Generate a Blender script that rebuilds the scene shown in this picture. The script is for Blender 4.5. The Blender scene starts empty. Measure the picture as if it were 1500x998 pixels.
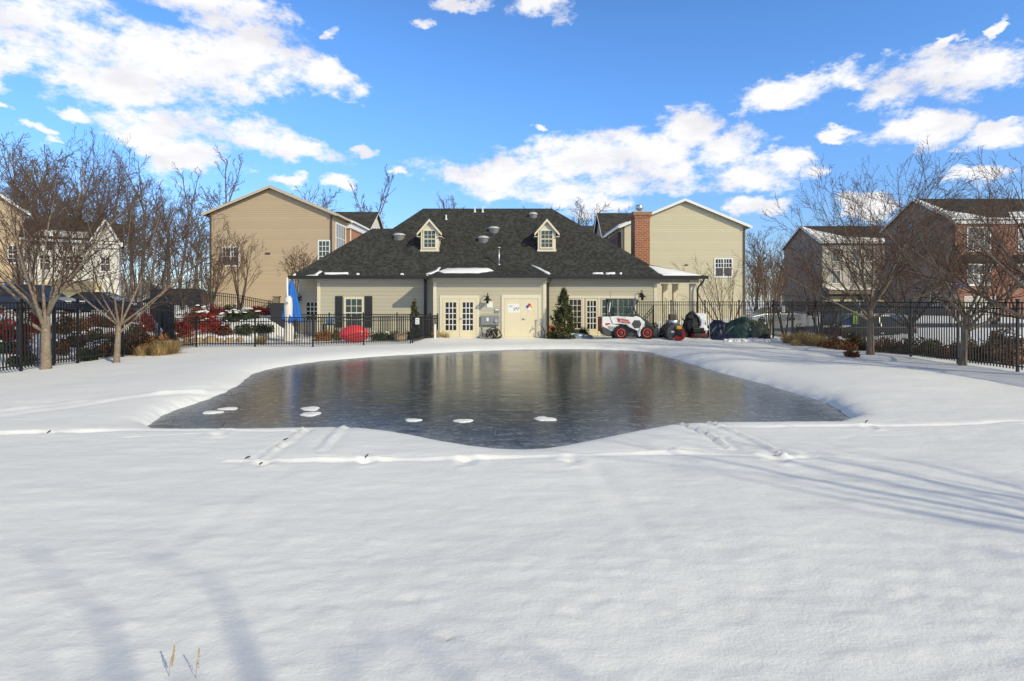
import bpy, math, random
import numpy as np
from mathutils import Vector, noise as mnoise

S = bpy.context.scene
COL = S.collection
R = math.radians

# ------------------------------------------------------------------ camera geometry (photo 1500x998, 20 mm lens)
F, HZ, CH = 833.0, 441.0, 2.0
def PX(px, d): return (px - 750.0) / F * d
def PZ(py, d): return CH - (py - HZ) / F * d
def GD(py, z=0.0): return (CH - z) * F / (py - HZ)

def smooth(a, b, x):
    t = np.clip((x - a) / (b - a), 0, 1)
    return t * t * (3 - 2 * t)

# ------------------------------------------------------------------ object helpers
def link(o):
    COL.objects.link(o); return o

def tag(o, label=None, cat=None, group=None, kind=None):
    if label: o['label'] = label
    if cat: o['category'] = cat
    if group: o['group'] = group
    if kind: o['kind'] = kind
    return o

def empty(name, label, cat, loc=(0, 0, 0), rz=0.0, group=None):
    o = bpy.data.objects.new(name, None)
    o.empty_display_size = 0.2
    o.location = loc; o.rotation_euler = (0, 0, rz)
    link(o)
    return tag(o, label, cat, group)

def origin_of(o):
    v = Vector((0, 0, 0))
    while o is not None:
        v += o.location; o = o.parent
    return v

def np_mesh(name, verts, quads, mat=None, smooth_sh=False):
    me = bpy.data.meshes.new(name)
    verts = np.asarray(verts, dtype=np.float32).reshape(-1, 3)
    quads = np.asarray(quads, dtype=np.int32)
    k = quads.shape[1]
    me.vertices.add(len(verts)); me.vertices.foreach_set('co', verts.ravel())
    me.loops.add(quads.size); me.loops.foreach_set('vertex_index', quads.ravel())
    me.polygons.add(len(quads))
    me.polygons.foreach_set('loop_start', np.arange(0, quads.size, k, dtype=np.int32))
    me.polygons.foreach_set('use_smooth', np.full(len(quads), smooth_sh, dtype=bool))
    me.update(calc_edges=True)
    if mat: me.materials.append(mat)
    return me

def mesh_obj(name, me, parent=None):
    o = bpy.data.objects.new(name, me); link(o)
    if parent: o.parent = parent
    return o

class MB:
    """collects faces; build() links them as ONE mesh object"""
    def __init__(s): s.v = []; s.f = []; s.sm = []
    def add(s, vs, fs, sm=False):
        b = len(s.v); s.v += [tuple(p) for p in vs]
        for f in fs:
            s.f.append([b + i for i in f]); s.sm.append(sm)
        return s
    def poly(s, *pts): return s.add(pts, [list(range(len(pts)))])
    def box(s, x0, x1, y0, y1, z0, z1):
        vs = [(x, y, z) for z in (z0, z1) for (x, y) in ((x0, y0), (x1, y0), (x1, y1), (x0, y1))]
        return s.add(vs, [[3, 2, 1, 0], [4, 5, 6, 7], [0, 1, 5, 4], [1, 2, 6, 5], [2, 3, 7, 6], [3, 0, 4, 7]])
    def obox(s, o, u, n, a0, a1, n0, n1, z0, z1):
        """box in a wall frame: origin o, along-wall u, outward n, up z"""
        def T(a, b, c): return (o[0] + u[0]*a + n[0]*b, o[1] + u[1]*a + n[1]*b, o[2] + c)
        vs = [T(a, b, c) for c in (z0, z1) for (a, b) in ((a0, n0), (a1, n0), (a1, n1), (a0, n1))]
        return s.add(vs, [[3, 2, 1, 0], [4, 5, 6, 7], [0, 1, 5, 4], [1, 2, 6, 5], [2, 3, 7, 6], [3, 0, 4, 7]])
    def bar(s, p, q, w, h=None):
        p, q = Vector(p), Vector(q); h = h or w
        t = (q - p).normalized()
        up = Vector((0, 0, 1)) if abs(t.z) < .95 else Vector((0, 1, 0))
        a = t.cross(up).normalized() * w / 2; b = a.cross(t).normalized() * h / 2
        vs = [p - a - b, p + a - b, p + a + b, p - a + b, q - a - b, q + a - b, q + a + b, q - a + b]
        return s.add(vs, [[3, 2, 1, 0], [4, 5, 6, 7], [0, 1, 5, 4], [1, 2, 6, 5], [2, 3, 7, 6], [3, 0, 4, 7]])
    def tube(s, pts, r, n=8, cap=True, sm=True):
        pts = [Vector(p) for p in pts]
        rs = r if isinstance(r, (list, tuple)) else [r] * len(pts)
        b = len(s.v); prev = None
        for i, p in enumerate(pts):
            t = (pts[min(i+1, len(pts)-1)] - pts[max(i-1, 0)]).normalized()
            if prev is None:
                ref = Vector((0, 0, 1)) if abs(t.z) < .9 else Vector((0, 1, 0))
                a = t.cross(ref).normalized()
            else:
                a = (prev - t * prev.dot(t)).normalized()
            prev = a; c = t.cross(a)
            for k in range(n):
                an = 2*math.pi*k/n
                s.v.append(tuple(p + (a*math.cos(an) + c*math.sin(an))*rs[i]))
        for i in range(len(pts)-1):
            for k in range(n):
                s.f.append([b+i*n+k, b+i*n+(k+1) % n, b+(i+1)*n+(k+1) % n, b+(i+1)*n+k]); s.sm.append(sm)
        if cap:
            s.f.append([b+k for k in range(n)][::-1]); s.sm.append(False)
            s.f.append([b+(len(pts)-1)*n+k for k in range(n)]); s.sm.append(False)
        return s
    def lathe(s, prof, c=(0, 0, 0), n=16, axis='z', sm=True):
        b = len(s.v)
        for (r, h) in prof:
            for k in range(n):
                an = 2*math.pi*k/n; x, y = r*math.cos(an), r*math.sin(an)
                p = (x, y, h) if axis == 'z' else (x, h, y) if axis == 'y' else (h, x, y)
                s.v.append((p[0]+c[0], p[1]+c[1], p[2]+c[2]))
        m = len(prof)
        for i in range(m-1):
            for k in range(n):
                s.f.append([b+i*n+k, b+i*n+(k+1) % n, b+(i+1)*n+(k+1) % n, b+(i+1)*n+k]); s.sm.append(sm)
        s.f.append([b+k for k in range(n)][::-1]); s.sm.append(False)
        s.f.append([b+(m-1)*n+k for k in range(n)]); s.sm.append(False)
        return s
    def prism(s, poly, y0, y1):
        """polygon in (x,z) extruded along y"""
        n = len(poly)
        vs = [(x, y0, z) for x, z in poly] + [(x, y1, z) for x, z in poly]
        fs = [list(range(n)), list(range(2*n-1, n-1, -1))]
        fs += [[i, i+n, (i+1) % n+n, (i+1) % n] for i in range(n)]
        return s.add(vs, fs)
    def slab(s, pts, t):
        """planar polygon given thickness t downwards (z)"""
        n = len(pts)
        vs = list(pts) + [(p[0], p[1], p[2]-t) for p in pts]
        fs = [list(range(n)), list(range(2*n-1, n-1, -1))]
        fs += [[i, i+n, (i+1) % n+n, (i+1) % n] for i in range(n)]
        return s.add(vs, fs)
    def build(s, name, mat, parent=None, bevel=0, seg=2, local=False, fixn=True):
        me = bpy.data.meshes.new(name)
        v = s.v
        if parent is not None and not local:
            o = origin_of(parent); v = [(p[0]-o.x, p[1]-o.y, p[2]-o.z) for p in v]
        me.from_pydata(v, [], s.f)
        me.polygons.foreach_set('use_smooth', s.sm)
        if fixn:
            import bmesh
            bm = bmesh.new(); bm.from_mesh(me)
            bmesh.ops.recalc_face_normals(bm, faces=bm.faces)
            bm.to_mesh(me); bm.free()
        me.materials.append(mat)
        o = mesh_obj(name, me, parent)
        if bevel:
            m = o.modifiers.new('edge', 'BEVEL'); m.width = bevel; m.segments = seg; m.limit_method = 'ANGLE'; m.angle_limit = R(35)
        return o

def copy_tree(o, parent=None):
    c = o.copy(); COL.objects.link(c); c.parent = parent
    for ch in [x for x in o.children]: copy_tree(ch, c)
    return c

# ------------------------------------------------------------------ materials
class NT:
    def __init__(s, name):
        s.m = bpy.data.materials.new(name); s.m.use_nodes = True
        s.t = s.m.node_tree; s.b = s.t.nodes['Principled BSDF']; s.out = s.t.nodes['Material Output']
    def n(s, typ, **k):
        nd = s.t.nodes.new(typ)
        for a, v in k.items(): setattr(nd, a, v)
        return nd
    def l(s, a, b): s.t.links.new(a, b)
    def math(s, op, a, b=None, c=None, clamp=False):
        nd = s.n('ShaderNodeMath', operation=op); nd.use_clamp = clamp
        for i, v in enumerate((a, b, c)):
            if v is None: continue
            if isinstance(v, (int, float)): nd.inputs[i].default_value = v
            else: s.l(v, nd.inputs[i])
        return nd.outputs[0]
    def coord(s, scale=(1, 1, 1)):
        tc = s.n('ShaderNodeTexCoord'); mp = s.n('ShaderNodeMapping')
        mp.inputs['Scale'].default_value = scale
        s.l(tc.outputs['Object'], mp.inputs['Vector']); return mp.outputs[0]
    def noise(s, vec, scale, detail=4, rough=.55):
        nd = s.n('ShaderNodeTexNoise'); nd.inputs['Scale'].default_value = scale
        nd.inputs['Detail'].default_value = detail; nd.inputs['Roughness'].default_value = rough
        s.l(vec, nd.inputs['Vector']); return nd.outputs['Fac']
    def ramp(s, fac, stops):
        nd = s.n('ShaderNodeValToRGB'); e = nd.color_ramp.elements
        while len(e) < len(stops): e.new(.5)
        for el, (p, c) in zip(e, stops):
            el.position = p; el.color = (*c, 1) if len(c) == 3 else c
        s.l(fac, nd.inputs[0]); return nd.outputs[0]
    def mix(s, fac, a, b, mode='MIX'):
        nd = s.n('ShaderNodeMix', data_type='RGBA', blend_type=mode)
        for sock, v in ((nd.inputs[0], fac), (nd.inputs[6], a), (nd.inputs[7], b)):
            if isinstance(v, (int, float)): sock.default_value = v
            elif isinstance(v, tuple): sock.default_value = (*v, 1)
            else: s.l(v, sock)
        return nd.outputs[2]
    def bump(s, h, strength=.5, dist=.02, prev=None):
        nd = s.n('ShaderNodeBump'); nd.inputs['Strength'].default_value = strength; nd.inputs['Distance'].default_value = dist
        s.l(h, nd.inputs['Height'])
        if prev is not None: s.l(prev, nd.inputs['Normal'])
        return nd.outputs[0]
    def set(s, **k):
        for a, v in k.items():
            sock = s.b.inputs[a.replace('_', ' ')]
            if isinstance(v, (int, float)): sock.default_value = v
            elif isinstance(v, tuple): sock.default_value = (*v, 1)
            else: s.l(v, sock)
        return s

def mul(c, k): return tuple(min(1, x*k) for x in c)

def plain(name, col, rough=.6, var=.15, scale=3, metal=0.0, bump=0.0, bscale=40, spec=None):
    t = NT(name); v = t.coord()
    f = t.noise(v, scale, 5)
    t.set(Base_Color=t.mix(f, mul(col, 1-var), mul(col, 1+var)), Roughness=rough, Metallic=metal)
    if spec is not None: t.b.inputs['Specular IOR Level'].default_value = spec
    if bump:
        t.l(t.bump(t.noise(v, bscale, 3), bump, .02), t.b.inputs['Normal'])
    return t.m

def siding(name, col, board=.16, var=.06, dirt=.08, lap_shade=.35):
    t = NT(name); v = t.coord()
    sx = t.n('ShaderNodeSeparateXYZ'); t.l(v, sx.inputs[0])
    zb = t.math('DIVIDE', sx.outputs[2], board)
    wn = t.n('ShaderNodeTexWhiteNoise', noise_dimensions='1D'); t.l(t.math('FLOOR', zb), wn.inputs['W'])
    base = t.mix(wn.outputs['Value'], mul(col, 1-var), mul(col, 1+var))
    big = t.noise(v, .35, 5)
    base = t.mix(t.math('MULTIPLY', t.math('SUBTRACT', big, .45), 1.2, clamp=True), base, mul(col, 1-dirt*2))
    fr = t.math('FRACT', zb)
    h = t.math('SUBTRACT', 1.0, fr)
    lap_mask = t.math('LESS_THAN', fr, .1)          # lap shadow painted as a darker line at the foot of each board
    base = t.mix(t.math('MULTIPLY', lap_mask, lap_shade), base, mul(col, .62))
    t.set(Base_Color=base, Roughness=.62)
    t.l(t.bump(h, .6, .02), t.b.inputs['Normal'])
    return t.m

def bricks(name, c1, c2, mortar, bw=.22, bh=.075, ms=.012):
    t = NT(name); v = t.coord()
    sx = t.n('ShaderNodeSeparateXYZ'); t.l(v, sx.inputs[0])
    cb = t.n('ShaderNodeCombineXYZ')
    t.l(t.math('ADD', sx.outputs[0], sx.outputs[1]), cb.inputs[0]); t.l(sx.outputs[2], cb.inputs[1])
    b = t.n('ShaderNodeTexBrick'); t.l(cb.outputs[0], b.inputs['Vector'])
    b.inputs['Color1'].default_value = (*c1, 1); b.inputs['Color2'].default_value = (*c2, 1); b.inputs['Mortar'].default_value = (*mortar, 1)
    b.inputs['Scale'].default_value = 1; b.inputs['Mortar Size'].default_value = ms; b.inputs['Mortar Smooth'].default_value = .1
    b.inputs['Brick Width'].default_value = bw; b.inputs['Row Height'].default_value = bh
    f = t.noise(v, 6, 5)
    t.set(Base_Color=t.mix(f, b.outputs['Color'], mul(c1, .55), 'MIX') if False else t.mix(t.math('MULTIPLY', f, .5), b.outputs['Color'], mul(c1, .5)), Roughness=.85)
    t.l(t.bump(b.outputs['Fac'], -.4, .01), t.b.inputs['Normal'])
    return t.m

def shingles(name, dark=(.034, .034, .032), light=(.086, .084, .079), sz=(.16, .17), ax=0):
    t = NT(name); v = t.coord()
    sx = t.n('ShaderNodeSeparateXYZ'); t.l(v, sx.inputs[0])
    cb = t.n('ShaderNodeCombineXYZ'); t.l(sx.outputs[ax], cb.inputs[0]); t.l(t.math('MULTIPLY', sx.outputs[2], 1.8), cb.inputs[1])
    b = t.n('ShaderNodeTexBrick'); t.l(cb.outputs[0], b.inputs['Vector'])
    b.inputs['Color1'].default_value = (0, 0, 0, 1); b.inputs['Color2'].default_value = (1, 1, 1, 1); b.inputs['Mortar'].default_value = (0, 0, 0, 1)
    b.inputs['Scale'].default_value = 1; b.inputs['Mortar Size'].default_value = .006
    b.inputs['Brick Width'].default_value = sz[0]; b.inputs['Row Height'].default_value = sz[1]; b.inputs['Bias'].default_value = -.15
    f = t.noise(v, 1.2, 6, .65); g = t.noise(v, 5, 2)
    fac = t.math('ADD', t.math('MULTIPLY', b.outputs['Color'], .85), t.math('MULTIPLY', t.math('SUBTRACT', t.math('ADD', f, g), .95), .55), clamp=True)
    t.set(Base_Color=t.mix(fac, dark, light), Roughness=.95)
    t.b.inputs['Specular IOR Level'].default_value = .15
    t.l(t.bump(t.math('ADD', b.outputs['Fac'], t.noise(v, 60, 2)), .25, .012), t.b.inputs['Normal'])
    return t.m

def leafmat(name, cols, rough=.6, trans=0.15):
    t = NT(name); g = t.n('ShaderNodeNewGeometry')
    c = t.ramp(g.outputs['Random Per Island'], [(i/max(1, len(cols)-1), k) for i, k in enumerate(cols)])
    t.set(Base_Color=c, Roughness=rough)
    t.b.inputs['Specular IOR Level'].default_value = .25
    return t.m

def barkmat(name, a, b, scale=9, st=(1, 1, .35), lent=False):
    t = NT(name); v = t.coord(st)
    f = t.noise(v, scale, 6, .65)
    t.set(Base_Color=t.ramp(f, [(.3, a), (.7, b)]), Roughness=.9)
    t.b.inputs['Specular IOR Level'].default_value = .15
    t.l(t.bump(f, .5, .02), t.b.inputs['Normal'])
    return t.m

def snowmat(name, fine=True):
    t = NT(name); v = t.coord()
    big = t.noise(v, .22, 4)
    col = t.mix(big, (.83, .84, .86), (.88, .88, .885))
    t.set(Base_Color=col, Roughness=.75)
    t.b.inputs['Specular IOR Level'].default_value = .2
    if fine:
        v2 = t.coord((.75, 1.25, 1))
        a = t.noise(v2, 5.0, 6, .62)                 # wind crust
        b = t.noise(v, 38, 4, .7)                    # grain
        c_ = t.noise(t.coord((.8, 1.1, 1)), 16, 5, .65)
        nb = t.bump(c_, .20, .020, t.bump(a, .17, .04))
        t.l(t.bump(b, .42, .012, nb), t.b.inputs['Normal'])
    else:
        t.l(t.bump(t.noise(v, 7, 6, .65), .5, .05), t.b.inputs['Normal'])
    return t.m

M = {}
M['snow'] = snowmat('snow'); M['snow_patch'] = snowmat('snow_patch', False)
M['siding'] = siding('clubhouse_siding', (.49, .45, .335), .21, .05, .05, .42)
M['trim'] = plain('cream_trim', (.74, .67, .51), .5, .05, 2)
M['doorcream'] = plain('cream_door', (.74, .655, .46), .45, .06, 2)
M['soffit'] = plain('soffit_paint', (.50, .465, .38), .6, .05, 1)
M['white'] = plain('white_paint', (.80, .79, .76), .45, .04, 2)
M['vinyl'] = plain('white_vinyl', (.74, .74, .72), .4, .04, 2)
M['gutter'] = plain('dark_bronze_gutter', (.02, .019, .018), .35, .2, 4)
M['black'] = plain('black_powder_coat', (.012, .012, .013), .4, .3, 6)
M['shutter'] = plain('charcoal_shutter', (.03, .03, .034), .5, .2, 5)
M['shingle'] = shingles('asphalt_shingle')
M['shingle_far'] = shingles('asphalt_shingle_far', (.04, .039, .036), (.09, .087, .08), (.5, .2))
M['brick'] = bricks('chimney_brick', (.44, .125, .048), (.25, .07, .032), (.50, .37, .25), .32, .12, .017)
M['brick_far'] = bricks('townhouse_brick', (.33, .13, .08), (.23, .09, .058), (.32, .24, .18), .28, .10)
M['brick_orange'] = bricks('orange_brick', (.45, .16, .065), (.37, .12, .05), (.45, .33, .22), .24, .08)
M['brick_brown'] = bricks('brown_brick', (.10, .042, .034), (.075, .034, .03), (.15, .11, .1), .24, .08)
M['concrete'] = plain('concrete', (.42, .40, .37), .85, .15, 8, bump=.2)
M['steel'] = plain('galvanised_steel', (.55, .56, .57), .35, .1, 5, metal=.8)
M['grey_plastic'] = plain('grey_enclosure', (.22, .23, .235), .5, .12, 6)
M['roof_vent'] = plain('grey_roof_vent', (.58, .58, .58), .4, .1, 4, metal=.2)
M['tan_siding'] = siding('tan_siding', (.47, .36, .235), .2, .045, .06)
M['cream_siding'] = siding('pale_tan_siding', (.54, .48, .33), .2, .045, .05)
M['grey_siding'] = siding('grey_brown_siding', (.235, .20, .165), .2, .06, .06)
M['beige_siding'] = siding('beige_siding', (.52, .49, .42), .2, .05, .05)
M['white_siding'] = siding('white_siding', (.66, .64, .59), .2, .04, .05)
M['yellow_siding'] = siding('yellow_siding', (.62, .54, .33), .2, .04, .05)
M['brown_trim'] = plain('brown_panel', (.20, .16, .11), .7, .15, 3)
M['asphalt'] = plain('wet_asphalt', (.045, .048, .055), .35, .3, 1.2, bump=.2)
M['blue_fabric'] = plain('blue_canvas', (.012, .13, .50), .75, .15, 5, bump=.2, bscale=90)
M['offwhite'] = plain('off_white_cover', (.72, .68, .62), .6, .06, 6)
M['red_plastic'] = plain('red_plastic', (.72, .06, .07), .35, .08, 3)
M['rim_red'] = plain('red_wheel_paint', (.62, .045, .022), .4, .12, 8)
M['tyre'] = plain('tyre_rubber', (.02, .02, .021), .85, .3, 8, bump=.3)
M['loader_white'] = plain('white_machine_paint', (.78, .78, .77), .35, .06, 5)
M['loader_grey'] = plain('dark_grey_casting', (.06, .062, .066), .6, .25, 6)
M['mid_grey'] = plain('mid_grey_panel', (.30, .31, .31), .55, .15, 7)
M['dark_red'] = plain('dark_red_paint', (.20, .012, .010), .5, .3, 7)
M['decal_red'] = plain('red_decal', (.55, .03, .03), .4, .05, 4)
M['brush_red'] = plain('red_bristle', (.36, .025, .014), .6, .3, 12)
M['yellow'] = plain('yellow_label', (.75, .45, .03), .5, .05, 4)
M['paper'] = plain('white_paper', (.80, .80, .79), .7, .03, 4)
M['ink'] = plain('dark_ink', (.04, .04, .045), .6, .1, 4)
M['lime'] = plain('lime_green_sign', (.36, .55, .05), .5, .06, 4)
M['blue_sign'] = plain('blue_sign', (.02, .07, .42), .4, .08, 4)
M['tarp_green'] = plain('dark_green_tarp', (.018, .048, .045), .45, .35, 4, bump=.5, bscale=7)
M['tarp_navy'] = plain('navy_tarp', (.012, .017, .05), .4, .35, 4, bump=.5, bscale=9)
M['tarp_olive'] = plain('olive_tarp', (.085, .095, .06), .6, .45, 6, bump=.6, bscale=10)
M['tarp_blue'] = plain('pale_blue_tarp', (.16, .22, .28), .5, .4, 5, bump=.5, bscale=8)
M['black_cover'] = plain('black_vinyl_cover', (.018, .018, .02), .7, .3, 4, bump=.6, bscale=8)
M['car_navy'] = plain('navy_car_paint', (.010, .02, .055), .2, .1, 2)
M['car_dark'] = plain('dark_grey_car_paint', (.018, .019, .022), .22, .1, 2)
M['car_blue'] = plain('slate_blue_car_paint', (.05, .085, .14), .25, .1, 2)
M['car_silver'] = plain('silver_car_paint', (.32, .34, .37), .25, .08, 2, metal=.4)
M['taillight'] = plain('red_lens', (.35, .01, .01), .2, .05, 4)
M['headlight'] = plain('clear_lens', (.6, .6, .62), .15, .05, 4)
M['rock'] = plain('tan_boulder', (.40, .29, .18), .9, .3, 2.5, bump=.7, bscale=5)
M['bark_cherry'] = barkmat('cherry_bark', (.15, .115, .085), (.36, .29, .22), 10, (1, 1, 2.2))
M['bark_limb'] = barkmat('tan_limb_bark', (.12, .095, .072), (.25, .20, .155), 9)
M['bark_mid'] = barkmat('grey_cherry_bark', (.10, .082, .066), (.26, .215, .17), 9)
M['twig'] = barkmat('reddish_twig', (.07, .045, .035), (.16, .105, .08), 5)
M['twig_grey'] = barkmat('grey_twig', (.05, .043, .038), (.12, .10, .085), 3)
M['bark_dark'] = barkmat('dark_forest_bark', (.045, .038, .033), (.13, .108, .092), 4)
M['twig_wood'] = barkmat('grey_tan_twig', (.10, .083, .07), (.20, .168, .14), 3)
M['bark_wood'] = barkmat('grey_tan_bark', (.09, .075, .063), (.22, .185, .155), 4)
M['twig_brown'] = barkmat('brown_twig', (.10, .06, .042), (.20, .125, .09), 4)
M['seed'] = leafmat('dry_seed_head', [(.16, .09, .055), (.26, .17, .11), (.2, .12, .08)])
M['red_leaf'] = leafmat('red_leaf', [(.26, .018, .015), (.42, .035, .025), (.33, .05, .025), (.16, .02, .015)])
M['rust_leaf'] = leafmat('rust_leaf', [(.22, .09, .035), (.36, .17, .07), (.29, .12, .045), (.15, .075, .035), (.40, .24, .11)])
M['dkred_leaf'] = leafmat('dark_red_leaf', [(.13, .03, .02), (.21, .06, .035), (.1, .045, .025), (.07, .04, .025)])
M['brown_leaf'] = leafmat('brown_leaf', [(.14, .07, .035), (.24, .12, .05), (.1, .05, .03), (.18, .11, .05)])
M['green_leaf'] = leafmat('evergreen_leaf', [(.02, .035, .014), (.045, .07, .025), (.03, .05, .018), (.08, .085, .03)])
M['holly_leaf'] = leafmat('holly_leaf', [(.035, .05, .018), (.09, .095, .035), (.16, .14, .06), (.025, .04, .015), (.06, .07, .025)])
M['olive_leaf'] = leafmat('olive_leaf', [(.07, .06, .018), (.14, .115, .03), (.10, .08, .02), (.18, .10, .03)])
M['straw'] = leafmat('dry_straw', [(.46, .33, .15), (.62, .48, .25), (.38, .25, .10), (.54, .38, .17)])

def glassmat(name, col=(.016, .019, .02), rough=.04, spec=.4):
    t = NT(name); v = t.coord()
    f = t.noise(v, 1.1, 3)
    t.set(Base_Color=t.mix(f, mul(col, .5), mul(col, 1.8)), Roughness=rough)
    t.b.inputs['Specular IOR Level'].default_value = spec
    t.l(t.bump(t.noise(v, .9, 2), .06, .02), t.b.inputs['Normal'])
    return t.m
M['glass'] = glassmat('window_glass')
M['glass_teal'] = glassmat('teal_window_glass', (.05, .075, .075))
M['glass_dark'] = glassmat('dark_window_glass', (.012, .012, .013), .05, .4)
M['glass_pale'] = glassmat('curtained_window_glass', (.17, .18, .175), .08)
M['screen'] = plain('insect_screen', (.06, .062, .065), .7, .2, 4)
# ------------------------------------------------------------------ camera, sun, sky
cam_d = bpy.data.cameras.new('camera'); cam = link(bpy.data.objects.new('camera', cam_d))
cam.location = (0, 0, CH); cam.rotation_euler = (R(90), 0, 0)
cam_d.sensor_width = 36; cam_d.lens = 36 * F / 1500
cam_d.shift_y = (HZ - 499.0) / 1500
cam_d.clip_end = 3000; cam_d.clip_start = .05
S.camera = cam

SUN = Vector((-1.0, 1.0, -0.787)).normalized()
sd = bpy.data.lights.new('sun', 'SUN'); sd.energy = 3.3; sd.angle = R(.53); sd.color = (1, .90, .63)
so = link(bpy.data.objects.new('sun', sd)); so.rotation_mode = 'QUATERNION'
so.rotation_quaternion = SUN.to_track_quat('-Z', 'Y'); so.location = (20, -20, 30)

W = bpy.data.worlds.new('World'); S.world = W; W.use_nodes = True
wt = W.node_tree; bg = wt.nodes['Background']
def wn(typ, **k):
    nd = wt.nodes.new(typ)
    for a, v in k.items(): setattr(nd, a, v)
    return nd
def wm(op, a, b=None, c=None, clamp=False):
    nd = wn('ShaderNodeMath', operation=op); nd.use_clamp = clamp
    for i, v in enumerate((a, b, c)):
        if v is None: continue
        if isinstance(v, (int, float)): nd.inputs[i].default_value = v
        else: wt.links.new(v, nd.inputs[i])
    return nd.outputs[0]
def wmix(fac, a, b, mode='MIX'):
    nd = wn('ShaderNodeMix', data_type='RGBA', blend_type=mode)
    for sock, v in ((nd.inputs[0], fac), (nd.inputs[6], a), (nd.inputs[7], b)):
        if isinstance(v, (int, float)): sock.default_value = v
        elif isinstance(v, tuple): sock.default_value = (*v, 1)
        else: wt.links.new(v, sock)
    return nd.outputs[2]
SKY_K = .15
sky = wn('ShaderNodeTexSky', sky_type='NISHITA'); sky.sun_disc = False
sky.sun_elevation = R(29.1); sky.sun_rotation = R(135)
sky.air_density = 1.0; sky.dust_density = .3; sky.ozone_density = 2.5
tc = wn('ShaderNodeTexCoord'); sep = wn('ShaderNodeSeparateXYZ'); wt.links.new(tc.outputs['Generated'], sep.inputs[0])
az = wm('ARCTAN2', sep.outputs[0], sep.outputs[1])
el = wm('ARCSINE', sep.outputs[2])
def wnoise(sc, det, rough, st=(1, 1.7), off=0.0):
    cb = wn('ShaderNodeCombineXYZ')
    wt.links.new(wm('MULTIPLY', az, st[0]), cb.inputs[0]); wt.links.new(wm('MULTIPLY', el, st[1]), cb.inputs[1]); cb.inputs[2].default_value = off
    nd = wn('ShaderNodeTexNoise'); nd.inputs['Scale'].default_value = sc; nd.inputs['Detail'].default_value = det; nd.inputs['Roughness'].default_value = rough
    wt.links.new(cb.outputs[0], nd.inputs['Vector']); return nd.outputs['Fac']
n1 = wnoise(9, 7, .6); n2 = wnoise(9, 7, .6, off=7.3); n3 = wnoise(16, 9, .68, off=3.1); n4 = wnoise(7, 6, .55, (1, 2.6), off=11.0)
azw = wm('MULTIPLY_ADD', wm('SUBTRACT', n1, .5), .16, az)
elw = wm('MULTIPLY_ADD', wm('SUBTRACT', n2, .5), .10, el)
# cloud bank positions as (px, py, rx, ry) turned into sky azimuth/elevation
CLOUDS = [(110, 60, 130, 75), (250, 95, 190, 62), (345, 60, 120, 60), (400, 95, 75, 42), (485, 112, 52, 26), (330, 8, 130, 28), (12, 95, 40, 60), (20, 15, 60, 45),
          (215, 115, 90, 38), (250, 180, 140, 36), (330, 195, 110, 34), (300, 232, 80, 26), (430, 214, 85, 24), (530, 218, 26, 11), (110, 165, 40, 14), (205, 205, 60, 20), (240, 240, 40, 30),
          (790, 12, 52, 22), (672, -3, 70, 14),
          (740, 250, 130, 32), (850, 235, 130, 40), (940, 215, 90, 42), (1010, 190, 70, 38), (1060, 215, 70, 34), (1110, 258, 110, 28), (960, 265, 130, 34), (800, 275, 150, 30), (1150, 245, 60, 18), (1190, 258, 45, 14), (870, 300, 70, 22),
          (1150, 140, 75, 28), (1215, 122, 70, 24), (1340, 118, 100, 38), (1430, 110, 100, 46), (1345, 185, 95, 28), (1455, 200, 52, 17), (1226, 192, 28, 13), (1310, 140, 70, 26),
          (1450, 38, 14, 16), (1397, 62, 16, 15), (495, 42, 18, 12), (615, 40, 20, 8), (790, 187, 14, 7), (495, 268, 26, 13), (420, 262, 34, 14), (1110, 302, 50, 16), (15, 158, 20, 8), (48, 185, 28, 9), (1270, 300, 60, 16), (1440, 260, 70, 18), (590, 248, 14, 7)]
fld = None
for (cx, cy, rx, ry) in CLOUDS:
    a0 = math.atan2(cx - 750, F); e0 = math.atan2(HZ - cy, math.hypot(F, cx - 750))
    k = F / math.hypot(F, cx - 750)
    ra = 1.0*rx / F * k * k; re = .95*ry / F * k
    dx = wm('MULTIPLY', wm('SUBTRACT', azw, a0), 1 / ra); dy = wm('MULTIPLY', wm('SUBTRACT', elw, e0), 1 / re)
    d2 = wm('ADD', wm('MULTIPLY', dx, dx), wm('MULTIPLY', dy, dy))
    c = wm('SUBTRACT', 1.0, d2)
    fld = c if fld is None else wm('SMOOTH_MAX', fld, c, .25)
# unseen sky behind and above the view: cumulus added to whiten the fill light
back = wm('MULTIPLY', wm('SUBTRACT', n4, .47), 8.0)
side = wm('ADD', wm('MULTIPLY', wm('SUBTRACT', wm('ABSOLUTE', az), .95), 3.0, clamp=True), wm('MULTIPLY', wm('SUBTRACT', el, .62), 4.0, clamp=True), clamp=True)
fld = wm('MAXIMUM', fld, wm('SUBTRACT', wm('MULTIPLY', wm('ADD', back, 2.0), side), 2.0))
fld = wm('ADD', fld, wm('MULTIPLY', wm('SUBTRACT', n3, .53), 3.4))
mr = wn('ShaderNodeMapRange', interpolation_type='SMOOTHSTEP'); mr.inputs['From Min'].default_value = -.15; mr.inputs['From Max'].default_value = .85
wt.links.new(fld, mr.inputs['Value']); cm = mr.outputs[0]
mr2 = wn('ShaderNodeMapRange', interpolation_type='SMOOTHSTEP'); mr2.inputs['From Min'].default_value = .45; mr2.inputs['From Max'].default_value = .68
wt.links.new(n4, mr2.inputs['Value'])
ccol = wmix(mr2.outputs[0], (1.02 / SKY_K, 1.02 / SKY_K, 1.04 / SKY_K), (.84 / SKY_K, .84 / SKY_K, .89 / SKY_K))
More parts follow.
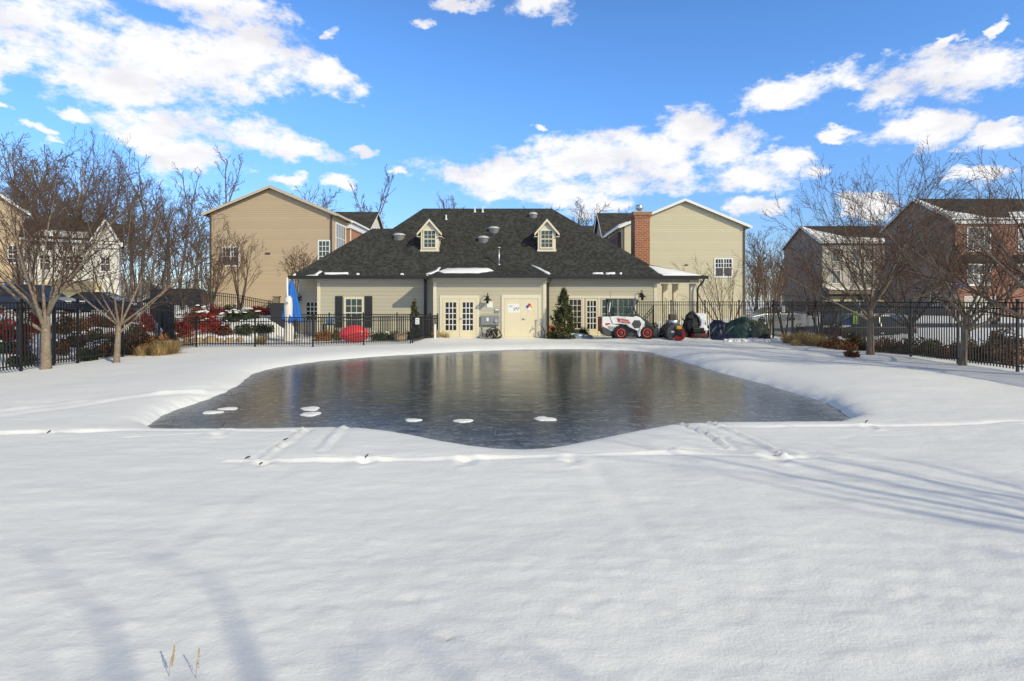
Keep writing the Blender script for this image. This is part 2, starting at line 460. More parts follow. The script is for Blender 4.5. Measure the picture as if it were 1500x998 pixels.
hi = wn('ShaderNodeMapRange', interpolation_type='SMOOTHSTEP'); hi.inputs['From Min'].default_value = .42; hi.inputs['From Max'].default_value = .8; wt.links.new(el, hi.inputs['Value'])
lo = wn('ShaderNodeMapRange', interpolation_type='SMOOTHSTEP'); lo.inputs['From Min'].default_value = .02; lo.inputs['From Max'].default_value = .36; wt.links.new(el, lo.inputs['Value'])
skyc = wmix(1.0, sky.outputs[0], wmix(hi.outputs[0], wmix(lo.outputs[0], (.74, .86, 1.12), (.97, 1.24, 1.60)), (.72, .54, .37)), 'MULTIPLY')  # overhead sky tinted darker and warmer to set the fill light
ccol = wmix(hi.outputs[0], ccol, (.33 / SKY_K, .315 / SKY_K, .295 / SKY_K))  # added clouds overhead greyed to hold the fill down
hs = wn('ShaderNodeHueSaturation'); hs.inputs['Saturation'].default_value = 1.06; hs.inputs['Value'].default_value = 1.0
wt.links.new(skyc, hs.inputs['Color'])
up = wm('MULTIPLY', wm('ADD', sep.outputs[2], .02), 60.0, clamp=True)
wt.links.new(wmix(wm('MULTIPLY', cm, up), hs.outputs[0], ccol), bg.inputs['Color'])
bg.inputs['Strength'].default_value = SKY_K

S.view_settings.view_transform = 'Standard'; S.view_settings.look = 'None'
S.view_settings.gamma = 1; S.view_settings.exposure = 0.0; S.view_settings.use_curve_mapping = False
S.cycles.max_bounces = 6; S.cycles.transparent_max_bounces = 4

# ------------------------------------------------------------------ terrain
def vnoise(x, y, seed=0):
    x = np.asarray(x, dtype=np.float64); y = np.asarray(y, dtype=np.float64)
    xi = np.floor(x).astype(np.int64); yi = np.floor(y).astype(np.int64); fx = x - xi; fy = y - yi
    fx = fx*fx*(3-2*fx); fy = fy*fy*(3-2*fy)
    def h(a, b):
        n = (a*374761393 + b*668265263 + seed*1274126177) & 0xffffffff
        n = ((n ^ (n >> 13)) * 1274126177) & 0xffffffff
        return ((n ^ (n >> 16)) & 0xffff) / 65535.0
    return (h(xi, yi)*(1-fx) + h(xi+1, yi)*fx)*(1-fy) + (h(xi, yi+1)*(1-fx) + h(xi+1, yi+1)*fx)*fy
def fbm(x, y, seed=0, o=4):
    s = 0; a = .5
    for i in range(o): s = s + a*vnoise(x*2**i, y*2**i, seed+i); a *= .5
    return s - .47

ICE = -.17
near_px = [(205, 618), (330, 620), (480, 617), (530, 617), (600, 625), (680, 641), (750, 648), (800, 646), (850, 636), (930, 621), (985, 612), (1100, 610), (1258, 609)]
far_px = [(1215, 592), (1165, 577), (1105, 560), (1043, 543), (977, 523), (940, 514), (850, 511.5), (740, 512.5), (610, 519), (493, 527), (425, 535), (380, 545), (360, 558), (345, 570), (300, 588), (250, 603)]
POOL = [(PX(a, GD(b, .0)), GD(b, .0)) for a, b in near_px] + [(PX(a, GD(b, ICE)), GD(b, ICE)) for a, b in far_px]
def smooth_poly(p, n=2):
    for _ in range(n):
        q = []
        for i in range(len(p)):
            a, b = p[i], p[(i+1) % len(p)]
            q += [(a[0]*.75+b[0]*.25, a[1]*.75+b[1]*.25), (a[0]*.25+b[0]*.75, a[1]*.25+b[1]*.75)]
        p = q
    return p
POOL = smooth_poly(POOL, 1)
def sdf(x, y):
    d = np.full(x.shape, 1e9); ins = np.zeros(x.shape, bool)
    n = len(POOL)
    for i in range(n):
        ax, ay = POOL[i]; bx, by = POOL[(i+1) % n]
        ex, ey = bx-ax, by-ay; wx, wy = x-ax, y-ay
        t = np.clip((wx*ex+wy*ey)/(ex*ex+ey*ey+1e-12), 0, 1)
        d = np.minimum(d, (wx-ex*t)**2+(wy-ey*t)**2)
        c = ((ay <= y) & (by > y)) | ((by <= y) & (ay > y))
        xin = ax + (y-ay)/np.where(abs(ey) < 1e-9, 1e-9, ey)*ex
        ins ^= c & (x < xin)
    d = np.sqrt(d)
    return np.where(ins, -d, d)

def base_h(x, y):
    x = np.asarray(x, dtype=np.float64); y = np.asarray(y, dtype=np.float64)
    wl = smooth(-12.6, -14.6, x)
    out = np.maximum(-14.4 - x, (y - 27.0)*wl)
    z = 1.35*(1-np.exp(-np.maximum(out, 0)*.22))*smooth(0, 1.2, out)
    z = z + .45*smooth(14.6, 24, x)*smooth(5, 12, y)*np.ones_like(y)
    z = z + 1.0*smooth(49, 60, y)*(1-smooth(-14, 6, x))*smooth(-30, -10, x)
    z = z*(1-smooth(150, 300, np.hypot(x, y)))
    return z
RID = [  # (pixel polyline, width m, height m)
    ([(-10, 634), (70, 632), (205, 628), (330, 629), (445, 629)], .10, .044),
    ([(330, 674), (450, 673), (560, 672), (700, 670), (850, 665), (1000, 661), (1150, 668), (1185, 667)], .085, .045),
    ([(445, 629), (420, 648), (385, 671)], .08, .07),
    ([(505, 620), (470, 660)], .11, .05),
    ([(985, 613), (1050, 640), (1070, 656)], .08, .06),
    ([(1040, 617), (1100, 641), (1150, 668)], .09, .07),
    ([(1045, 623), (1120, 624), (1250, 622), (1400, 621), (1520, 616)], .09, .03),
    ([(1070, 656), (990, 655), (985, 661)], .05, .03),
    ([(180, 640), (310, 634), (332, 626)], .06, .02),
    ([(440, 678), (370, 720), (300, 770), (240, 810)], .10, -.005), ([(870, 680), (930, 760), (1000, 830), (1060, 900)], .11, -.006),
    ([(1190, 664), (1360, 680), (1500, 712)], .10, .014),
    ([(590, 520), (300, 570), (20, 600)], .30, .03), ([(420, 555), (180, 585), (0, 608)], .25, .035),
]
PITS = [(385, 678, .16), (535, 676, .15), (682, 676, .18), (838, 674, .18), (985, 664, .12), (1135, 671, .2), (1160, 664, .12), (1275, 626, .13), (1150, 624, .1), (320, 636, .16), (410, 655, .1), (75, 634, .12),
        (1060, 640, .1), (1100, 655, .1)]
FINE = [(550, 797, .04), (280, 797, .04), (600, 880, .035), (655, 940, .04), (980, 905, .04), (1320, 800, .04), (1410, 870, .045), (1460, 905, .045), (1440, 930, .04), (1090, 900, .04), (1010, 890, .05), (880, 880, .05), (840, 905, .05), (760, 950, .06), (1340, 870, .04)]
PITS = [(a, b, w*.7) for a, b, w in PITS]+FINE
def seg_d(x, y, a, b):
    ex, ey = b[0]-a[0], b[1]-a[1]
    t = np.clip(((x-a[0])*ex+(y-a[1])*ey)/(ex*ex+ey*ey), 0, 1)
    return np.hypot(x-a[0]-ex*t, y-a[1]-ey*t)
def height(x, y):
    z = base_h(x, y)
    near = (1 - smooth(60, 110, y))
    s = sdf(x, y) + .16*fbm(x*1.3, y*1.3, 61)*smooth(10.5, 12.5, y) + .10*fbm(x*4, y*4, 63)*smooth(8.5, 11, y) + .05*fbm(x*10, y*10, 65)*smooth(8.5, 10.5, y)
    z += .10*fbm(x*.35, y*.35, 3)*near*smooth(.2, 2.5, s)
    z += .035*fbm(x*1.1, y*2.0, 9)*near*smooth(-.2, .6, s)
    lod = 1 - smooth(9, 16, y)
    z += .011*fbm(x*2.3, y*6.5, 21)*lod*smooth(.3, .9, s) + .008*fbm(x*11, y*14, 31)*lod
    rough = smooth(6.2, 3.6, y)
    z += .020*np.maximum(0, fbm(x*9+2, y*10, 41, 4)-.0)*rough*2 + .010*fbm(x*22, y*24, 51, 3)*rough
    # drifted banks round the pool
    z += .17*np.exp(-(((x-9.6)/2.0)**2+((y-15.0)/3.2)**2)) + .12*np.exp(-(((x-7.2)/1.8)**2+((y-20.5)/3.0)**2)) + .05*np.exp(-(((x+8.6)/1.8)**2+((y-13.5)/3.0)**2))
    z += .02*np.exp(-((s-1.0)/.9)**2)*smooth(10, 13, y)
    # snow along the clubhouse wall and the low fence
    z += .16*np.exp(-((y-28.4)/1.0)**2)*np.exp(-((x+3.6)/1.3)**2) + .10*np.exp(-((y-29.3)/.7)**2)*smooth(4, 6, x)*smooth(14, 12, x)*(.5+vnoise(x*2, y*2, 5))
    for pl, w, h in RID:
        P = [(PX(a, GD(b)), GD(b)) for a, b in pl]
        m = np.full(x.shape, 1e9)
        for i in range(len(P)-1): m = np.minimum(m, seg_d(x, y, P[i], P[i+1]))
        msk = m < w*4
        if msk.any():
            mm = m[msk]+.035*fbm(x[msk]*5, y[msk]*5, 81, 3)*(1 if h > 0 else 0); w_ = w*(.42 if h > 0 else 1); nz_ = vnoise(x[msk]*2.3, y[msk]*2.3, 77); amp = h*.75*(.45+.65*smooth(.15, .8, nz_)) if h > 0 else h*(.5+nz_)
            z[msk] += amp*np.exp(-(mm/w_)**2) - .5*amp*np.exp(-((mm-2.2*w_)/(w_*1.3))**2)
    rg = random.Random(5)
    for (a, b, w) in PITS:
        d = GD(b); cx = PX(a, d)
        r = np.hypot((x-cx)*.8, (y-d)*.55)
        msk = r < w*4
        if msk.any():
            rr = r[msk]; nn = .1+1.5*vnoise(x[msk]*13, y[msk]*13, 13)
            k_ = 1.0 if w > .085 else .45; z[msk] += -.032*k_*np.exp(-(rr/(w*.6))**2)*nn + .015*k_*np.exp(-((rr-w*1.1)/(w*.4))**2)*nn
    # bank down to the ice
    bw_ = .16+.22*smooth(11, 15, y)
    prof = np.where(s > 0, 1-np.exp(-np.maximum(s, 0)/bw_), 0)
    z = np.where(s > 0, (ICE-.03) + (z-ICE+.03)*prof, ICE-.03 + np.maximum(s, -1.0)*.8)
    return z
def gz(x, y): return float(base_h(np.array([float(x)]), np.array([float(y)]))[0])

def axis(parts):
    out = []
    for a, b, st in parts: out += list(np.arange(a, b, st))
    return out
def grow_to(a, end, st, k):
    out = []; v = a; s = st
    while abs(v) < end: out.append(v); v += s; s *= k
    return out + [end if end > 0 and st > 0 else v]
xs = axis([(-16, -8, .14), (-8, 8, .06), (8, 16, .14)]); xr = grow_to(16, 900, .3, 1.13)
xs = np.array(sorted(set([-v for v in xr] + list(np.round(xs, 4)) + xr)))
ys = np.array(sorted(list(-np.array(grow_to(.5, 300, .5, 1.2))) + axis([(0, 2, .2), (2, 7, .035), (7, 9.6, .032), (9.6, 13, .055), (13, 32, .14)]) + grow_to(32, 1500, .4, 1.1)))
X, Y = np.meshgrid(xs, ys)
Z = height(X.ravel(), Y.ravel())
nx, ny = len(xs), len(ys)
idx = np.arange(nx*ny).reshape(ny, nx)
q = np.stack([idx[:-1, :-1], idx[:-1, 1:], idx[1:, 1:], idx[1:, :-1]], -1).reshape(-1, 4)
g = mesh_obj('snow_ground', np_mesh('snow_ground', np.stack([X.ravel(), Y.ravel(), Z], -1), q, M['snow'], True))
tag(g, 'wind crusted snow covering the pool deck and the ground all round', kind='structure')

# ------------------------------------------------------------------ ice sheet
t = NT('pond_ice'); v = t.coord()
sx = t.n('ShaderNodeSeparateXYZ'); t.l(v, sx.inputs[0])
c1 = t.noise(v, .5, 5); c2 = t.noise(t.coord((.7, 1.5, 1)), 8.5, 6, .75); fro = t.noise(t.coord((.5, 1.4, 1)), 1.5, 6, .6)
col = t.mix(c1, (.024, .028, .029), (.046, .052, .053))
col = t.mix(t.math('MULTIPLY', t.math('SUBTRACT', c2, .52, clamp=True), 8.0, clamp=True), col, (.235, .25, .255))
col = t.mix(t.math('MULTIPLY', t.math('SUBTRACT', fro, .62, clamp=True), 2.6, clamp=True), col, (.20, .225, .25))
vor = t.n('ShaderNodeTexVoronoi', feature='DISTANCE_TO_EDGE'); vor.inputs['Scale'].default_value = .33
t.l(t.coord((1, .8, 1)), vor.inputs['Vector'])
crk = t.math('LESS_THAN', vor.outputs['Distance'], .0022)
col = t.mix(t.math('MULTIPLY', t.math('MULTIPLY', crk, t.math('GREATER_THAN', c1, .5)), .35), col, (.30, .33, .36))
at_ = t.n('ShaderNodeAttribute', attribute_name='shore')
slush = t.math('MULTIPLY', at_.outputs['Fac'], t.math('MULTIPLY', t.math('SUBTRACT', t.noise(t.coord((.8, 1.2, 1)), 3.5, 6, .7), .36, clamp=True), 3.4), clamp=True)
col = t.mix(slush, col, (.38, .39, .39))
t.set(Base_Color=col, Roughness=t.math('ADD', t.math('MULTIPLY_ADD', t.noise(v, 1.3, 5), .18, .045), t.math('MULTIPLY', slush, .4)))
t.b.inputs['IOR'].default_value = 1.31
nb = t.bump(t.noise(t.coord((.35, 1, 1)), 2.2, 4, .6), .28, .03)
t.l(t.bump(t.noise(t.coord((.8, 1.6, 1)), 22, 3, .6), .16, .012, nb), t.b.inputs['Normal'])
ix0, ix1 = min(p[0] for p in POOL)-1, max(p[0] for p in POOL)+1; iy0, iy1 = min(p[1] for p in POOL)-1, max(p[1] for p in POOL)+1
gx, gy = np.meshgrid(np.arange(ix0, ix1, .1), np.arange(iy0, iy1, .1)); ii = np.arange(gx.size).reshape(gx.shape)
ime = np_mesh('pond_ice', np.stack([gx.ravel(), gy.ravel(), np.full(gx.size, ICE)], -1), np.stack([ii[:-1, :-1], ii[:-1, 1:], ii[1:, 1:], ii[1:, :-1]], -1).reshape(-1, 4), t.m)
ia = ime.attributes.new('shore', 'FLOAT', 'POINT'); ia.data.foreach_set('value', np.exp(-np.maximum(0, -sdf(gx.ravel(), gy.ravel()))/.42).astype(np.float32))
ice = mesh_obj('pond_ice', ime)
tag(ice, 'dark frozen water of the swimming pool', kind='structure')

# road beyond the right fence, one sheet just above the snow
rx = np.linspace(17, 70, 60); rv = []; rq = []
for i, xx in enumerate(rx):
    for yy in np.linspace(33.2, 38.6, 5): rv.append((xx, yy + .02*(xx-17), float(height(np.array([xx]), np.array([yy+.02*(xx-17)]))[0]) + .03))
for i in range(len(rx)-1):
    for j in range(4): rq.append([i*5+j, (i+1)*5+j, (i+1)*5+j+1, i*5+j+1])
tag(mesh_obj('road', np_mesh('road', rv, rq, M['asphalt'])), 'wet asphalt street beyond the right hand fence', kind='structure')

# lumps of snow lying on the ice
def lump(name, cx, cy, z0, rx, ry, h, seed, mat, label, cat, n=28, group=None, kind=None):
    rg = random.Random(seed); ph = [rg.uniform(0, 6.28) for _ in range(4)]
    vs = [(0, 0, h)]; fs = []; rings = 7
    for i in range(1, rings+1):
        f = i/rings
        for k in range(n):
            a = 2*math.pi*k/n
            w = 1 + .16*math.sin(2*a+ph[0]) + .11*math.sin(3*a+ph[1]) + .07*math.sin(5*a+ph[3]) + .05*math.sin(9*a+ph[2])
            zz = h*(1-f**3) + (h*.25*mnoise.noise(Vector((math.cos(a)*f*3+seed, math.sin(a)*f*3, seed))) if i < rings else -.02)
            vs.append((rx*w*f*math.cos(a), ry*w*f*math.sin(a), zz))
    for k in range(n): fs.append([0, 1+k, 1+(k+1) % n])
    for i in range(rings-1):
        for k in range(n):
            b = 1+i*n; fs.append([b+k, b+n+k, b+n+(k+1) % n, b+(k+1) % n])
    m = MB(); m.add(vs, fs, True)
    o = m.build(name, mat); o.location = (cx, cy, z0)
    return tag(o, label, cat, group, kind)
for i, (a, b, wpx, lab) in enumerate([(335, 599, 13, 'snow pad on the ice furthest towards the pool left corner, the upper of two'), (311, 604.5, 14, 'snow pad on the ice nearest the pool left corner, the lower of two'),
                           (455, 599, 16, 'upper of the two rounded snow pads lying together left of the ice centre'), (455, 607, 18, 'lower flatter one of the two snow pads lying together left of the ice centre'),
                           (605, 616, 12, 'tilted square snow pad on the ice by the near rim, left of the lowest point'), (679, 617, 14, 'oval snow pad on the ice straight behind the lowest point of the near rim'),
                           (798, 614, 17, 'largest oval snow pad on the ice, alone right of the pool centre')]):
    d = GD(b, ICE)
    lump('snow_pad', PX(a, d), d, ICE+.002, wpx/F*d, wpx/F*d*.95 if i != 3 else wpx/F*d*.8, .022, i+3, M['snow_patch'], lab, 'snow pad', group='snow pads lying on the ice')
for i, (a, b, ln, an, lab) in enumerate([(326, 629, .16, 1.0, 'dark twig stub poking from the snow ridge by the near left pool rim'), (70, 634, .07, .5, 'small dark chip in the snow ridge left of the pool corner'),
                                   (416, 646, .13, .25, 'flat dark twig lying on the snow between the two ridges'), (361, 672, .11, .2, 'brown twig at the left tip of the long snow ridge'),
                                   (381, 677, .06, .2, 'tiny dark chip in the first dent of the long snow ridge'), (536, 673, .08, .7, 'dark chip in the second dent of the long snow ridge'), (1270, 622, .10, .3, 'dark leaf scrap in the ridge right of the pool corner')]):
    d = GD(b); x = PX(a, d); m = MB(); ln *= .75
    z = float(height(np.array([x]), np.array([d]))[0])
    m.tube([(-ln/2*math.cos(an), 0, -.01), (0, .02, ln*.25*math.sin(an)+.02), (ln/2*math.cos(an), .03, ln*math.sin(an)*.8+.02)], [.006, .010, .006], 6)
    o = m.build('twig', M['ink'] if i else M['bark_dark']); o.location = (x, d, z); tag(o, lab, 'twig', 'twigs and chips caught in the snow')
# ------------------------------------------------------------------ plants
def tubes_np(lines, sides):
    """lines: list of (points, radii); returns verts, quads"""
    groups = {}
    for p, r in lines: groups.setdefault(len(p), []).append((p, r))
    V = []; Q = []; off = 0
    ang = np.arange(sides)*2*np.pi/sides; ca, sa = np.cos(ang), np.sin(ang)
    for n, ls in groups.items():
        P = np.array([l[0] for l in ls]); Rr = np.array([l[1] for l in ls])
        T = np.gradient(P, axis=1); T /= np.linalg.norm(T, axis=2, keepdims=True)+1e-9
        mean = P[:, -1]-P[:, 0]; mean /= np.linalg.norm(mean, axis=1, keepdims=True)+1e-9
        ref = np.where(np.abs(mean[:, 2:3]) < .8, np.array([[0, 0, 1.]]), np.array([[1., 0, 0]]))[:, None, :]
        A = np.cross(T, ref); A /= np.linalg.norm(A, axis=2, keepdims=True)+1e-9
        B = np.cross(T, A)
        v = P[:, :, None, :] + Rr[:, :, None, None]*(A[:, :, None, :]*ca[None, None, :, None] + B[:, :, None, :]*sa[None, None, :, None])
        m = len(ls); V.append(v.reshape(-1, 3))
        base = off + np.arange(m)[:, None, None]*n*sides + np.arange(n-1)[None, :, None]*sides
        k = np.arange(sides)[None, None, :]; k2 = (k+1) % sides
        Q.append(np.stack([base+k, base+k2, base+sides+k2, base+sides+k], -1).reshape(-1, 4)); off += m*n*sides
    return np.concatenate(V), np.concatenate(Q)

def rot_off(rg, d, ang, azi=None):
    d = Vector(d).normalized()
    ref = Vector((0, 0, 1)) if abs(d.z) < .95 else Vector((1, 0, 0))
    a = d.cross(ref).normalized(); b = d.cross(a)
    azi = rg.uniform(0, 6.283) if azi is None else azi
    return (d*math.cos(ang) + (a*math.cos(azi)+b*math.sin(azi))*math.sin(ang)).normalized()

def branch(rg, L, start, d, length, r0, r1, n, wob, trop, lev, fl=0.0):
    p = Vector(start); d = Vector(d).normalized(); pts = [tuple(p)]; st = length/(n-1)
    for i in range(n-1):
        d = (d + Vector((rg.gauss(0, wob), rg.gauss(0, wob), rg.gauss(0, wob)*.7+trop))).normalized()
        p = p + d*st; pts.append(tuple(p))
    rad = [r0+(r1-r0)*(i/(n-1)) for i in range(n)]
    if fl: rad[0] *= 1+fl
    L.append((pts, rad, lev)); return pts, rad

def subdivide(rg, L, pts, rad, spec, lev, length, rmin):
    """spec: list per level of (count, t0, ang, lenratio, n, wob, trop)"""
    if not spec: return
    cnt, t0, ang, lr, n, wob, trop = spec[0]
    m = len(pts)
    cnt = max(1, int(round(cnt*rg.uniform(.8, 1.2))))
    for j in range(cnt):
        t = t0 + (1-t0)*(j+rg.uniform(.1, .9))/cnt
        f = t*(m-1); i = min(int(f), m-2); fr = f-i
        a, b = Vector(pts[i]), Vector(pts[i+1]); p = a.lerp(b, fr); r = rad[i]+(rad[i+1]-rad[i])*fr
        d = rot_off(rg, b-a, ang*rg.uniform(.65, 1.35))
        ln = length*lr*rg.uniform(.6, 1.2)*(1.15-.55*t)
        rr = max(rmin, r*.55)
        p2, r2 = branch(rg, L, p, d, ln, rr, max(rmin*.7, rr*.3), n, wob, trop, lev)
        subdivide(rg, L, p2, r2, spec[1:], lev+1, ln, rmin)

def make_tree(name, label, cat, loc, L, split, mt, mc, group=None, sides=(7, 3), rz=0):
    o = empty(name, label, cat, loc, rz, group)
    big = [(p, r) for p, r, l in L if l <= split]; fine = [(p, r) for p, r, l in L if l > split]
    v, q = tubes_np(big, sides[0]); mesh_obj('trunk', np_mesh('trunk', v, q, mt, True), o)
    v, q = tubes_np(fine, sides[1]); mesh_obj('crown', np_mesh('crown', v, q, mc, True), o)
    return o

def cherry(seed, H, fork, r, spread, lean=0.0, nl=6, dense=1.0, rmin=.0045, limbs=None, lk=1.0):
    """short trunk, long straight limbs fanning into a vase, many thin twigs"""
    rg = random.Random(seed); L = []
    pts, rad = branch(rg, L, (0, 0, -.15), (lean, 0, 1), fork+.15, r*1.12, r*.86, 6, .015, 0, 0, .25)
    top = Vector(pts[-1])
    spec = [(11*dense, .16, R(31), .54, 6, .04, .03), (7*dense, .12, R(34), .48, 5, .045, .025), (4*dense, .2, R(40), .42, 3, .06, .02)]
    limbs = limbs or [(i*6.283/nl+rg.uniform(-.4, .4), rg.uniform(R(26), R(52)), 1.0) for i in range(nl)] + [(rg.uniform(0, 6.28), R(10), 1.05)]
    for (a, tilt, k) in limbs:
        d = Vector((math.cos(a)*math.sin(tilt)*spread, math.sin(a)*math.sin(tilt)*spread, math.cos(tilt))).normalized()
        st = Vector(pts[-1 if rg.random() < .7 else -2]) - Vector((0, 0, rg.uniform(0, .12)))
        ln = (H-fork)*k*rg.uniform(.85, 1.1)/max(.62, d.z)
        p2, r2 = branch(rg, L, st, d, ln, r*rg.uniform(.30, .46)*lk, .006, 8, .045, .022, 1, .3)
        subdivide(rg, L, p2, r2, spec, 2, ln, rmin)
    return L

def woods(seed, H, r, crown0=.38, nl=15, dense=1.0, rmin=.03, forks=2, spread=1.0):
    rg = random.Random(seed); L = []
    stems = []
    pts, rad = branch(rg, L, (0, 0, -.4), (rg.uniform(-.05, .05), rg.uniform(-.05, .05), 1), H*.62, r, r*.5, 7, .03, .02, 0, .3)
    for k in range(forks):
        d = rot_off(rg, Vector(pts[-1])-Vector(pts[-2]), R(rg.uniform(10, 26)))
        stems.append(branch(rg, L, pts[-1], d, H*.38*rg.uniform(.75, 1.05), r*.42, rmin, 6, .07, .04, 0))
    spec = [(7*dense, .2, R(36), .52, 6, .11, .05), (5.2*dense, .15, R(40), .50, 5, .13, .04), (3.2*dense, .2, R(44), .52, 4, .12, .03)]
    for j in range(nl):
        t = crown0 + (1-crown0)*(j+rg.random())/nl
        f = t*(len(pts)-1); i = min(int(f), len(pts)-2); p = Vector(pts[i]).lerp(Vector(pts[i+1]), f-i); rr = rad[i]
        d = rot_off(rg, (0, 0, 1), R(rg.uniform(32, 62)))
        ln = H*.30*spread*rg.uniform(.5, 1.1)
        p2, r2 = branch(rg, L, p, d, ln, rr*.42, rmin, 6, .09, .07, 1)
        subdivide(rg, L, p2, r2, spec, 2, ln, rmin)
    for p2, r2 in stems: subdivide(rg, L, p2, r2, spec, 1, H*.36*spread, rmin)
    return L

def multi(seed, H, r, stems=5, tilt=18, dense=1.0, rmin=.006, bush=False):
    rg = random.Random(seed); L = []
    spec = [(7*dense, .3 if not bush else .15, R(26), .55, 5, .06, .05), (5*dense, .2, R(30), .5, 4, .07, .04), (3*dense, .3, R(34), .5, 3, .08, .02)]
    for k in range(stems):
        a = k*6.283/stems+rg.uniform(-.5, .5); tl = R(tilt*rg.uniform(.4, 1.3))
        d = (math.cos(a)*math.sin(tl), math.sin(a)*math.sin(tl), math.cos(tl))
        ln = H*rg.uniform(.7, .95)
        p2, r2 = branch(rg, L, (rg.uniform(-.12, .12), rg.uniform(-.12, .12), -.1), d, ln, r*rg.uniform(.7, 1.1), rmin*1.3, 7, .05, .03, 0, .2)
        subdivide(rg, L, p2, r2, spec, 1, ln, rmin)
    return L

def leaf_cloud(seed, rx, ry, h, n, ls, lumps=9, shape='mound', squash=1.0):
    """leaf quads through a lumpy volume; z from 0 to h"""
    rg = np.random.default_rng(seed)
    if shape == 'cone':
        k = max(40, n//34); zz = rg.random(k)**1.35; rad = ((1-zz)**.8)*(.25+.75*rg.random(k)**.55)*rg.uniform(.8, 1.22, k)+.03; a = rg.random(k)*6.283
        tip = np.stack([rx*rad*np.cos(a), ry*rad*np.sin(a), .05*h+zz*h*.93], -1)
        w = rg.integers(0, k, n); f = rg.random(n)[:, None]
        C = tip[w]*np.concatenate([np.repeat(1-.35*f, 2, 1), 1-.10*f], 1)+rg.normal(size=(n, 3))*.05*h/2.7
    else:
        cs = rg.normal(size=(lumps, 3)); cs /= np.linalg.norm(cs, axis=1, keepdims=True); cs[:, 2] = np.abs(cs[:, 2])*.9
        cs *= rg.uniform(.35, .68, (lumps, 1)); rl = rg.uniform(.28, .5, lumps)
        w = rg.integers(0, lumps, n)
        u = rg.normal(size=(n, 3)); u /= np.linalg.norm(u, axis=1, keepdims=True); u *= (rg.random(n)**.4)[:, None]
        C = cs[w]+u*rl[w][:, None]
        C[:, 2] = np.abs(C[:, 2])
        C = C*np.array([rx, ry, h])
    U = rg.normal(size=(n, 3)); U /= np.linalg.norm(U, axis=1, keepdims=True)
    Vv = np.cross(U, rg.normal(size=(n, 3))); Vv /= np.linalg.norm(Vv, axis=1, keepdims=True)+1e-9
    s = ls*rg.uniform(.6, 1.4, n)[:, None]
    A = C-U*s; B = C+Vv*s*.45; D = C+U*s; E = C-Vv*s*.45
    V = np.stack([A, B, D, E], 1).reshape(-1, 3)
    return V, np.arange(n*4).reshape(-1, 4)

def stems_mesh(seed, rx, ry, h, k, r=.012):
    rg = random.Random(seed); L = []
    for i in range(k):
        a = rg.uniform(0, 6.28); q = rg.uniform(.2, .8)
        p = [(0, 0, -.08), (rx*q*.4*math.cos(a), ry*q*.4*math.sin(a), h*.4), (rx*q*math.cos(a), ry*q*math.sin(a), h*.85)]
        L.append((p, [r, r*.8, r*.4]))
    return tubes_np(L, 4)

def shrub(name, label, cat, loc, rx, h, mat, n, ls, seed, group=None, ry=None, shape='mound', stems=9, snow=0):
    o = empty(name, label, cat, loc, 0, group); ry = ry or rx
    v, q = leaf_cloud(seed, rx, ry, h, n, ls, shape=shape)
    mesh_obj('foliage', np_mesh('foliage', v, q, mat), o)
    v, q = stems_mesh(seed, rx, ry, h, stems); mesh_obj('stems', np_mesh('stems', v, q, M['bark_dark'], True), o)
    if snow:
        rg = random.Random(seed+9); m = MB()
        for i in range(snow*3):
            a = rg.uniform(0, 6.28); q = rg.uniform(0, .8); sz = rg.uniform(.05, .15)*rx
            zz = h*math.sqrt(max(.1, 1-q*q))*.93
            m.lathe([(sz*1.1, -.02), (sz*1.25, .0), (sz*.8, .025), (sz*.2, .035)], (rx*q*math.cos(a), ry*q*math.sin(a), zz), 7)
        m.build('snow_cap', M['snow_patch'], o, local=True)
    return o

def grass_tuft(name, label, loc, r, h, n, seed, mat=None, group=None, droop=.5):
    rg = np.random.default_rng(seed)
    a = rg.random(n)*6.283; b = rg.random(n)**.5*r*.45; hh = h*rg.uniform(.25, 1.15, n)**1.2; out = r*1.25*rg.uniform(.05, 1.0, n)
    p0 = np.stack([b*np.cos(a), b*np.sin(a), np.full(n, -.05)], -1)
    aa = a+rg.normal(size=n)*.5
    dirv = np.stack([np.cos(aa), np.sin(aa), np.zeros(n)], -1)
    p1 = p0+dirv*out[:, None]*.35+np.array([0, 0, 1])*hh[:, None]*.7
    p2 = p0+dirv*out[:, None]+np.array([0, 0, 1])*hh[:, None]
    sd_ = np.stack([-np.sin(aa), np.cos(aa), np.zeros(n)], -1)*.007*rg.uniform(.7, 1.6, n)[:, None]
    V = np.stack([p0-sd_, p0+sd_, p1+sd_*.8, p1-sd_*.8, p2], 1).reshape(-1, 3)
    k = np.arange(n)[:, None]*5
    Q = np.concatenate([k+np.array([[0, 1, 2, 3]]), k+np.array([[3, 2, 4, 4]])])
    Q = np.concatenate([k+np.array([[0, 1, 2, 3]])]); T = k+np.array([[3, 2, 4]])
    me = bpy.data.meshes.new(name)
    me.from_pydata(V.tolist(), [], Q.tolist()+T.tolist()); me.materials.append(mat or M['straw'])
    o = mesh_obj(name, me); o.location = loc
    return tag(o, label, 'grass tuft', group)
